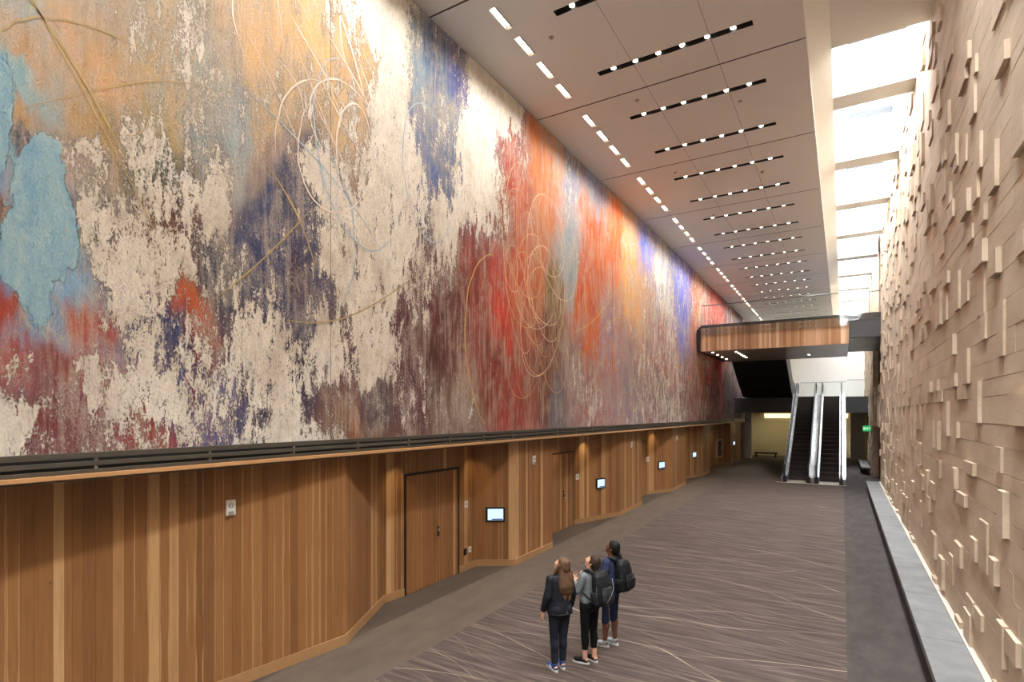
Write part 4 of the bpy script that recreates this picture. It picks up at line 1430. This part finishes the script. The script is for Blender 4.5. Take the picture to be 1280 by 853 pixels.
# dark cased upper escalator seen from below
ue = empty('upper_escalator', (-4.6, 38.6, 7.1))
tag(ue, 'black cased underside of the upper escalator rising to the footbridge', 'escalator')
bm = bmesh.new()
xs = (-6.25, -3.02)
prof = [(38.62, 7.12), (38.63, 7.12), (43.4, 4.92), (46.5, 4.92), (46.5, 5.9), (44.0, 6.1), (39.0, 8.45), (38.62, 8.45)]
A = [bm.verts.new((xs[0], p[0], p[1])) for p in prof]; B = [bm.verts.new((xs[1], p[0], p[1])) for p in prof]
bm.faces.new(A); bm.faces.new(B[::-1])
for i in range(len(prof)):
    bm.faces.new((A[i], B[i], B[(i + 1) % 8], A[(i + 1) % 8]))
bmesh.ops.transform(bm, matrix=Matrix.Translation(-Vector(ue.location)), verts=bm.verts[:])
fixn(bm)
obj('truss_case', bm, BLACK, ue)
SEAMD = plain('casing_joint', (10, 10, 10), .7)
for k in range(3):
    t0 = .2 + .3 * k
    p = Vector((0, 38.6 + 4.8 * t0, 7.12 - 2.2 * t0))
    bm = bmesh.new(); box(bm, xs[0] + .02, xs[1] - .02, p.y - .02, p.y + .02, p.z - .022, p.z + .0, Matrix.Translation(-Vector(ue.location)))
    obj('casing_joint', bm, SEAMD, ue)
bm = bmesh.new()
for s in (-1, 1):
    tube(bm, [(-4.66 + s * .04, 38.75, 7.0), (-4.66 + s * .04, 38.9, 6.85)], .06, 10)
bmesh.ops.transform(bm, matrix=Matrix.Translation(-Vector(ue.location)), verts=bm.verts[:])
obj('sensor', bm, BLACK, ue)

# ================================================================== ESCALATORS
EY0, EY1, EY2, EYT = 33.7, 34.75, 43.1, 44.4
EH = 4.89
sl = EH / (EY2 - EY1)
def zline(y):
    return 0 if y < EY1 else (EH if y > EY2 else (y - EY1) * sl)
def esc_profile(off, ystart, yend, n=5):
    pts = [(ystart, off)]
    pts += [(EY1 - .5, off)]
    for i in range(1, n):
        t = i / n
        y = EY1 - .5 + t * 1.0
        pts.append((y, off + sl * max(0, (y - EY1 + .5)) ** 2 / 2.0))
    pts.append((EY1 + .5, off + .5 * sl))
    pts.append((EY2 - .5, off + EH - .5 * sl))
    for i in range(1, n):
        t = i / n
        y = EY2 - .5 + t * 1.0
        pts.append((y, off + EH - sl * (EY2 + .5 - y) ** 2 / 2.0))
    pts.append((EY2 + .5, off + EH))
    pts.append((yend, off + EH))
    return pts
def extr(pl, pu, x0, x1):
    bm = bmesh.new()
    n = len(pl)
    V = [[bm.verts.new((x, p[0], p[1])) for p in pp] for pp in (pl, pu) for x in (x0, x1)]
    a, b, c, d = V
    for i in range(n - 1):
        bm.faces.new((a[i], a[i + 1], c[i + 1], c[i])); bm.faces.new((b[i], d[i], d[i + 1], b[i + 1]))
        bm.faces.new((a[i], b[i], b[i + 1], a[i + 1])); bm.faces.new((c[i], c[i + 1], d[i + 1], d[i]))
    bm.faces.new((a[0], c[0], d[0], b[0])); bm.faces.new((a[-1], b[-1], d[-1], c[-1]))
    return fixn(bm)
GLASS_E = m_glass('balustrade_glass', (.86, .91, .92), .1)
def escalator(xc, label, xl, xr, wl, wr):
    """xc centre; xl..xr step edges; wl, wr deck widths on each side"""
    e = empty('escalator', (xc, EY0, 0))
    tag(e, label, 'escalator', 'pair of escalators')
    T = Matrix.Translation((-xc, -EY0, 0))
    def add(name, bm, mat, parent=e, sm=False):
        bmesh.ops.transform(bm, matrix=T, verts=bm.verts[:])
        return obj(name, bm, mat, parent, sm)
    # steps
    first = None
    ns = 21
    run = (EY2 - EY1) / ns
    for i in range(ns):
        if first is None:
            bm = bmesh.new()
            nr = 24
            w = xr - xl
            box(bm, xl - xc + .01, xr - xc - .01, 0, run + .03, -.03, 0)
            box(bm, xl - xc + .01, xr - xc - .01, 0, .03, -EH / ns, -.03)
            for k in range(nr):
                x = xl - xc + .02 + (w - .05) * k / nr
                box(bm, x, x + .018, .005, run + .02, 0, .008)
            first = obj('step', bm, STEPM, e); s = first
        else:
            s = first.copy(); COL.objects.link(s); s.parent = e
        s.location = (0, EY1 + i * run - EY0, EH / ns * (i + 1))
    bm = bmesh.new(); box(bm, xl + .01, xr - .01, EY0 - .25, EY1 + .02, .001, .014)
    add('comb_plate', bm, plain('pale_landing_plate', (176, 164, 150), .45, .4, .06, 20))
    bm = bmesh.new(); box(bm, xl + .01, xr - .01, EY2 - .02, EYT, EH + .001, EH + .02)
    add('landing_plate', bm, STEEL)
    for (side, x, w) in ((-1, xl, wl), (1, xr, wr)):
        x0, x1 = (x - w, x) if side < 0 else (x, x + w)
        lo, up = esc_profile(-.35, EY0 + .25, EYT - .1), esc_profile(.26, EY0 + .25, EYT - .1)
        lo = [(p[0], max(p[1], .002)) for p in lo]
        d = add('balustrade_deck', extr(lo, up, x0, x1), STEEL)
        gxm = x + side * .09
        g0, g1 = esc_profile(.26, EY0 + .1, EYT - .3), esc_profile(.92, EY0 + .1, EYT - .3)
        add('balustrade_glass', extr(g0, g1, gxm - .007, gxm + .007), GLASS_E)
        # handrail loop
        up = esc_profile(.96, EY0 - .0, EYT - .2)
        pts = []
        yb = EY0 - .0
        for a in range(0, 9):
            an = -PI / 2 - PI * a / 8
            pts.append((gxm, yb + .33 * math.cos(an) , .63 + .33 * math.sin(an)))
        pts = pts[:-1] + [(gxm, p[0], p[1]) for p in up]
        yt, zt = up[-1]
        for a in range(1, 9):
            an = PI / 2 - PI * a / 8
            pts.append((gxm, yt + .33 * math.cos(an), zt - .33 + .33 * math.sin(an)))
        bm = bmesh.new(); tube(bm, pts, .042, 8)
        add('handrail', bm, RUBBER, e, True)
        rim = [(gxm, p[1], p[2] - .045) for p in pts]
        bm = bmesh.new(); tube(bm, rim[8:-8], .024, 6)
        add('handrail_track', bm, STEEL, e, True)
        bm = bmesh.new()
        box(bm, gxm - .085, gxm + .085, EY0 - .2, EY0 + .3, .002, .34); bev(bm, .03, 2)
        nw = add('newel_base', bm, BLACK)
    # truss underside
    lo, up = esc_profile(-1.0, EY0 + .35, EYT - .1), esc_profile(-.36, EY0 + .35, EYT - .1)
    lo = [(p[0], max(p[1], .003)) for p in lo]; up = [(p[0], max(p[1], .004)) for p in up]
    bm = extr(lo, up, xl - wl + .02, xr + wr - .02)
    add('truss_case', bm, CHAR)
    return e
escalator(-2.12, 'left one of the two steel escalators rising to the upper floor', -2.62, -1.66, .30, .285)
escalator(-.62, 'right one of the two steel escalators, beside the stone wall', -1.09, -.14, .275, .30)
bm = bmesh.new()
box(bm, -3.12, .2, 33.30, 33.44, .0045, .012)
o = obj('threshold_plate', bm, plain('pale_threshold_stone', (190, 178, 162), .5, .1, .05, 10))
tag(o, 'pale threshold strip on the floor at the foot of both escalators', 'floor plate')
# glass guard on the upper floor edge
for (a, b, y, lb) in ((-2.7, .25, 46.6, 'clear glass guard rail across the upper floor behind the escalator tops'), (.28, 1.4, 44.1, 'short clear glass guard rail between the right escalator top and the stone wall')):
    gd = empty('glass_guard', ((a + b) / 2, y, EH))
    tag(gd, lb, 'railing')
    h = (b - a) / 2
    obj('glass_panel', bbox(-h, h, -.007, .007, .005, 1.12), GLASS, gd)
    obj('top_rail', bbox(-h, h, -.018, .018, 1.12, 1.15), RAILM, gd)

# ================================================================== BENCHES
def bench(y0, y1, label, xe=1.50):
    e = empty('stone_bench', (1.28, (y0 + y1) / 2, 0))
    tag(e, label, 'bench')
    h = (y1 - y0) / 2
    obj('seat_slab', bbox(.985 - 1.28, xe - 1.28, -h, h, .34, .455, .008), GRANITE, e)
    obj('under_seat_shade', bbox(1.33 - 1.28, xe - .04 - 1.28, -h + .05, h - .05, .002, .34), BLACK, e)  # black box standing in for the shade under the cantilevered seat
    return e
bench(Y0 + .2, 32.0, 'long grey granite bench running along the foot of the stone wall')
bench(40.0, 48.5, 'shorter grey granite bench beyond the stone wall passage', 1.46)
bm = bmesh.new()
box(bm, 1.503, XR + .005, Y0 + .2, 32.0, .40, .459)
struct('trim_3', bm, plain('pale_wall_reveal', (190, 180, 166), .6))

# small dark bench in the lobby behind
e = empty('lobby_bench', (-5.6, 51.6, 0))
tag(e, 'low dark bench standing in the lit lobby behind the escalators', 'bench')
obj('seat', bbox(-.9, .9, -.25, .25, .3, .44, .02), CHAR, e)
for sx in (-.75, .75):
    obj('leg', bbox(sx - .05, sx + .05, -.2, .2, .002, .3), BLACK, e)

# ================================================================== EXIT SIGN
ex = empty('exit_sign', (1.27, 39.6, 2.86))
tag(ex, 'small lit green exit sign projecting from the stone wall', 'sign')
obj('sign_box', bbox(-.22, .2, -.03, .03, -.19, .14, .01), EXITG, ex)
obj('sign_arm', bbox(.2, .3, -.02, .02, -.05, .0), BLACK, ex)
def seg_letters(word, w, h, th):
    G = {'E': [(0, 0, th, h), (0, 0, w, th), (0, h / 2 - th / 2, w * .85, h / 2 + th / 2), (0, h - th, w, h)],
         'I': [(w / 2 - th / 2, 0, w / 2 + th / 2, h)], 'T': [(w / 2 - th / 2, 0, w / 2 + th / 2, h), (0, h - th, w, h)]}
    bm = bmesh.new()
    x = 0
    for ch in word:
        if ch == 'X':
            for s in (0, 1):
                a, b = (x, x + w - th) if s == 0 else (x + w - th, x)
                quad(bm, [(a, 0, 0), (a + th, 0, 0), (b + th, 0, h), (b, 0, h)])
        else:
            for (a, b, c, d) in G[ch]:
                quad(bm, [(x + a, 0, b), (x + c, 0, b), (x + c, 0, d), (x + a, 0, d)])
        x += w * 1.35
    return bm, x - w * .35
bm, W = seg_letters('EXIT', .062, .13, .018)
bmesh.ops.transform(bm, matrix=Matrix.Translation((-W / 2 - .01, -.034, -.09)), verts=bm.verts[:])
obj('sign_lettering', bm, EXITW, ex)

# ================================================================== WALL DEVICES
def on_seg(i, t, z, d=0.0):
    a, b = Vector(PL[i]), Vector(PL[i + 1])
    p = a + (b - a) * t
    dr = (b - a).normalized()
    ang = math.atan2(dr.y, dr.x)           # local +x along the wall; outward normal is local -y
    n = Vector((dr.y, -dr.x))
    p = p + n * d
    return (p.x, p.y, z), ang
def seg_index(pt):
    return PL.index(pt)
def screen(pt, t, z, label):
    loc, ang = on_seg(seg_index(pt), t, z, .002)
    e = empty('wall_screen', loc, ang)
    tag(e, label, 'screen', 'booking screens on the timber wall')
    obj('bezel', bbox(-.235, .235, -.045, 0, -.185, .185, .008), SCREEN_BEZEL, e)
    d = obj('display', bbox(-.19, .19, -.048, -.044, -.135, .14), SCREEN, e)
    bm = bmesh.new(); box(bm, -.09, .18, -.0495, -.048, -.128, -.098)
    obj('status_bar', bm, SCREEN_BAR, d)
    return e
screen((-7.72, 11.2), .50, 1.27, 'wall screen nearest the camera, just right of the big door')
screen((-7.76, 17.1), .54, 1.28, 'wall screen on the second timber bay, right of the narrower door')
screen((-7.76, 25.1), .56, 1.31, 'wall screen on the third timber bay, between two white switches')
screen((-7.85, 31.7), .57, 1.33, 'wall screen on the fourth timber bay, in front of the cabinet recess')
screen((-7.8, 46.2), .45, 1.34, 'smallest looking wall screen, beside the white pier at the far end')
def strobe(pt, t, z, label, s=1.0):
    loc, ang = on_seg(seg_index(pt), t, z, .002)
    e = empty('alarm_strobe', loc, ang)
    tag(e, label, 'alarm', 'white alarm strobes on the timber wall')
    obj('back_box', bbox(-.062 * s, .062 * s, -.04, 0, -.105 * s, .105 * s, .008), DEVW, e)
    obj('strobe_lens', bbox(-.04 * s, .03 * s, -.06, -.04, -.092 * s, -.045 * s, .006), DEVG, e)
    bm = bmesh.new()
    for r in (.018, .032):
        tube(bm, [(r * math.cos(a * PI / 8), -.043, .03 + r * math.sin(a * PI / 8)) for a in range(16)], .0035, 6, closed=True)
    obj('speaker_grille', bm, DEVG, e)
    return e
strobe((-7.75, 0), .948, 2.47, 'white alarm strobe nearest the camera on the wide timber panel')
strobe((-6.92, 11.73), .46, 2.53, 'white alarm strobe above right of the nearest wall screen', 1.1)
strobe((-7.0, 19.46), .48, 2.53, 'white alarm strobe on the second projecting timber bay', 1.1)
strobe((-7.0, 26.7), .3, 2.53, 'white alarm strobe on the third projecting timber bay', 1.2)
strobe((-7.15, 34.28), .4, 2.5, 'white alarm strobe on the fourth projecting timber bay', 1.2)
def switch(pt, t, z, label, s=1.0):
    loc, ang = on_seg(seg_index(pt), t, z, .002)
    e = empty('wall_switch', loc, ang)
    tag(e, label, 'switch')
    obj('plate', bbox(-.06 * s, .06 * s, -.014, 0, -.075 * s, .075 * s, .004), DEVW, e)
    obj('rocker', bbox(-.022 * s, .022 * s, -.02, -.013, -.04 * s, .04 * s, .002), DEVG, e)
switch((-7.72, 10.49), .40, 1.58, 'white wall switch just right of the nearest door at shoulder height')
switch((-7.72, 10.49), .62, .47, 'white socket plate low on the wall right of the nearest door', .9)
loc, ang = on_seg(seg_index((-7.72, 10.49)), .36, .45, .002)
o = obj('floor_box_cover', bbox(-.055, .055, -.012, 0, -.08, .08, .003), SCREEN_BEZEL)
o.location = loc; o.rotation_euler = (0, 0, ang)
o.name = 'socket_plate'
tag(o, 'black socket plate low on the wall beside a white one', 'socket')
switch((-7.76, 17.1), .055, 1.6, 'white wall switch right of the second door', 1.3)
switch((-7.76, 25.1), .035, 1.63, 'white wall switch right of the third door', 1.4)
switch((-7.85, 31.7), .03, 1.66, 'white wall switch left of the fourth wall screen', 1.5)
loc, ang = on_seg(seg_index((-7.9, 41.6)), .5, 1.22, .004)
e = empty('extinguisher_cabinet', loc, ang)
tag(e, 'pale framed fire extinguisher cabinet in a far timber recess', 'cabinet')
bm = bmesh.new()
for (a, b, c, d) in ((-.36, -.24, -.68, .68), (.24, .36, -.68, .68), (-.24, .24, -.68, -.54), (-.24, .24, .54, .68)):
    box(bm, a, b, -.05, 0, c, d)
obj('cabinet_frame', bm, plain('pale_grey_frame', (190, 186, 176), .4, .2, .04), e)
obj('cabinet_glass', bbox(-.24, .24, -.03, -.02, -.54, .54), plain('dark_cabinet_glass', (92, 86, 78), .15, 0, .05), e)
obj('door_pull', bbox(.15, .18, -.06, -.03, -.1, .1, .004), STEEL, e)

# ================================================================== CEILING FITTINGS
NTH4 = ['first', 'second', 'third', 'last']
def lamp(name, typ, loc, energy, color, **kw):
    L = bpy.data.lights.new(name, typ)
    L.energy = energy
    L.color = color
    for k, v in kw.items():
        setattr(L, k, v)
    o = bpy.data.objects.new(name, L)
    o.location = loc
    link(o)
    return o
WARM = (1.0, .965, .92)
proto = None
for (b, k, ya, yb2) in FIX:
    yc = (ya + yb2) / 2
    lab = 'small glowing wall-wash light by the mural, %s of four in the %s ceiling bay' % (NTH4[k], ORD[b])
    if proto is None:
        e = empty('wall_wash_light', (-5.7325, yc, ZC))
        bm = bmesh.new()
        box(bm, -.077, .077, -.325, .325, -.002, .16, skip='b')
        bmesh.ops.reverse_faces(bm, faces=bm.faces[:])
        obj('housing', bm, plain('lamp_housing', (168, 158, 146), .5, .2, .04), e)
        bm = bmesh.new()
        for s in (-.045, .0):
            tube(bm, [(s, -.30, .06), (s, .30, .06)], .016, 8)
        obj('lamp_tube', bm, TUBE, e)
        bm = bmesh.new()
        quad(bm, [(.03, -.32, .02), (.03, .32, .02), (.076, .32, .05), (.076, -.32, .05)])
        obj('reflector', bm, plain('grey_reflector', (120, 112, 104), .4, .4), e)
        proto = e
    else:
        e = copy_tree(proto)
        e.location = (-5.7325, yc, ZC)
    tag(e, lab, 'ceiling light', 'wall-wash lights along the mural')
proto = None
for (b, k, ya, yb2) in [q for q in SLOTS if q[0] >= 0]:
    yc = (ya + yb2) / 2
    lab = 'long black ceiling slot with six small lamps, %s of two in the %s ceiling bay' % (['nearer', 'farther'][k], ORD[b])
    xc = (SLOT_X[0] + SLOT_X[1]) / 2
    if proto is None:
        e = empty('slot_light', (xc, yc, ZC))
        hw = (SLOT_X[1] - SLOT_X[0]) / 2
        bm = bmesh.new()
        box(bm, -hw, hw, -.08, .08, -.002, .14, skip='b')
        bmesh.ops.reverse_faces(bm, faces=bm.faces[:])
        obj('slot_housing', bm, BLACK, e)
        for q in range(6):
            x = -hw + .36 + q * .505
            bm = bmesh.new()
            tube(bm, [(x, .0, .10), (x, -.0, .03)], [.045, .058], 12, cap=False)
            c = obj('spot_can', bm, STEEL, e)
            bm = bmesh.new()
            tube(bm, [(x, 0, .030), (x, 0, .018)], .052, 12)
            obj('spot_lamp', bm, LENS, c)
        proto = e
    else:
        e = copy_tree(proto)
        e.location = (xc, yc, ZC)
    tag(e, lab, 'ceiling light', 'slot lights in the ceiling')
SENS = [(-5.13, 10.17), (-2.17, 14.64), (-4.35, 13.3), (-4.6, 17.9), (-2.2, 19.3), (-4.3, 22.5)]
proto = None
SLAB = ['above the first group of wall-wash lights', 'between slots in the second bay, toward the skylight', 'in the second bay, toward the mural', 'in the third bay, toward the mural', 'in the third bay, toward the skylight', 'in the fourth bay']
for (x, y), lb in zip(SENS, SLAB):
    if proto is None:
        e = empty('ceiling_sprinkler', (x, y, ZC))
        bm = bmesh.new(); tube(bm, [(0, 0, -.001), (0, 0, -.012)], .05, 14)
        obj('cover_plate', bm, plain('beige_cover', (168, 154, 140), .5, 0, .03), e)
        bm = bmesh.new(); tube(bm, [(0, 0, -.012), (0, 0, -.04)], [.014, .022], 8)
        obj('sprinkler_head', bm, STEEL, e)
        proto = e
    else:
        e = copy_tree(proto); e.location = (x, y, ZC)
    tag(e, 'tiny round ceiling sprinkler ' + lb, 'sprinkler', 'ceiling sprinklers')

# ================================================================== LAMPS
for b in range(-3, nb):
    j = BAY0 + b * BAYL
    # wall-wash: one strip per bay, recessed in line with the fittings
    for k in range(4):
        yc = j + .42 + k * .95 + .325
        if yc > Y1 - .4: continue
        o = lamp('wall_wash_lamp', 'AREA', (-5.7325, yc, ZC + .012), 34, WARM, shape='RECTANGLE', size=.10, size_y=.58, spread=math.radians(125))
        o.rotation_euler = (0, math.radians(13), 0)
    for k, off in enumerate((1.08, 3.30)):
        yc = j + off + .08
        if yc > Y1 - .4: continue
        for q in range(6):
            x = SLOT_X[0] + .36 + q * .505
            lamp('slot_spot', 'SPOT', (x, yc, ZC + .02), 34, WARM, spot_size=math.radians(95), spot_blend=.7, shadow_soft_size=.03)
for (x, y, en) in [(-7.45, 8.35, 8), (-7.42, 10.95, 8), (-7.45, 15.6, 7), (-7.42, 17.45, 9), (-7.45, 23.6, 8), (-7.42, 25.4, 9), (-7.5, 30.6, 8), (-7.5, 32.2, 9), (-7.5, 38.2, 8), (-7.5, 40.8, 9), (-7.5, 46.0, 9), (-7.3, 3.0, 0), (-7.45, 47.4, 8)]:
    if en:
        o = lamp('recess_spot', 'SPOT', (x, y, 3.06), en * 9.0, (1.0, .78, .46), spot_size=math.radians(80), spot_blend=.8, shadow_soft_size=.04)
for (x, y) in [(-5, 52.4), (-1.5, 52.4)]:
    lamp('lobby_lamp', 'AREA', (x, y, 3.7), 34, (1.0, .84, .58), shape='RECTANGLE', size=2.6, size_y=1.2)
# ================================================================== WORLD, SKYLIGHT PORTALS, CAMERA
W = bpy.data.worlds.new('sky_world')
SC.world = W
W.use_nodes = True
nt = W.node_tree
bg = nt.nodes['Background']
tc = nt.nodes.new('ShaderNodeTexCoord')
nz = nt.nodes.new('ShaderNodeTexNoise'); nz.inputs['Scale'].default_value = 2.5
nt.links.new(tc.outputs['Generated'], nz.inputs['Vector'])
rp = nt.nodes.new('ShaderNodeValToRGB')
rp.color_ramp.elements[0].color = (.86, .93, 1, 1); rp.color_ramp.elements[1].color = (1, 1, 1, 1)
nt.links.new(nz.outputs[0], rp.inputs[0])
nt.links.new(rp.outputs[0], bg.inputs['Color'])
bg.inputs['Strength'].default_value = SKY
yy = Y0 + .3
while yy < Y1 - 1:
    L = bpy.data.lights.new('skylight_portal', 'AREA')
    L.shape = 'RECTANGLE'; L.size = XR - ES; L.size_y = BAYL
    L.cycles.is_portal = True
    o = bpy.data.objects.new('skylight_portal', L)
    o.location = ((XR + ES) / 2, yy + BAYL / 2, 13.25)
    link(o)
    yy += BAYL

cam = bpy.data.cameras.new('camera')
co = bpy.data.objects.new('camera', cam)
link(co)
cam.sensor_fit = 'HORIZONTAL'
cam.sensor_width = 36.0
cam.lens = 691.6 / 1280 * 36.0
cam.shift_x = 0.0
cam.shift_y = (517 - 426.5) / 1280
cam.clip_end = 300
co.location = (0, 0, CAM_Z)
co.rotation_euler = (PI / 2, 0, math.atan(413 / 691.6))
SC.camera = co
SC.view_settings.view_transform = 'Standard'
SC.view_settings.look = 'None'
SC.view_settings.exposure = EXPO
SC.view_settings.gamma = 1.0
SC.cycles.max_bounces = 8
SC.cycles.diffuse_bounces = 4
SC.cycles.transparent_max_bounces = 16
SC.cycles.sample_clamp_indirect = 15.0
SC.cycles.use_denoising = True
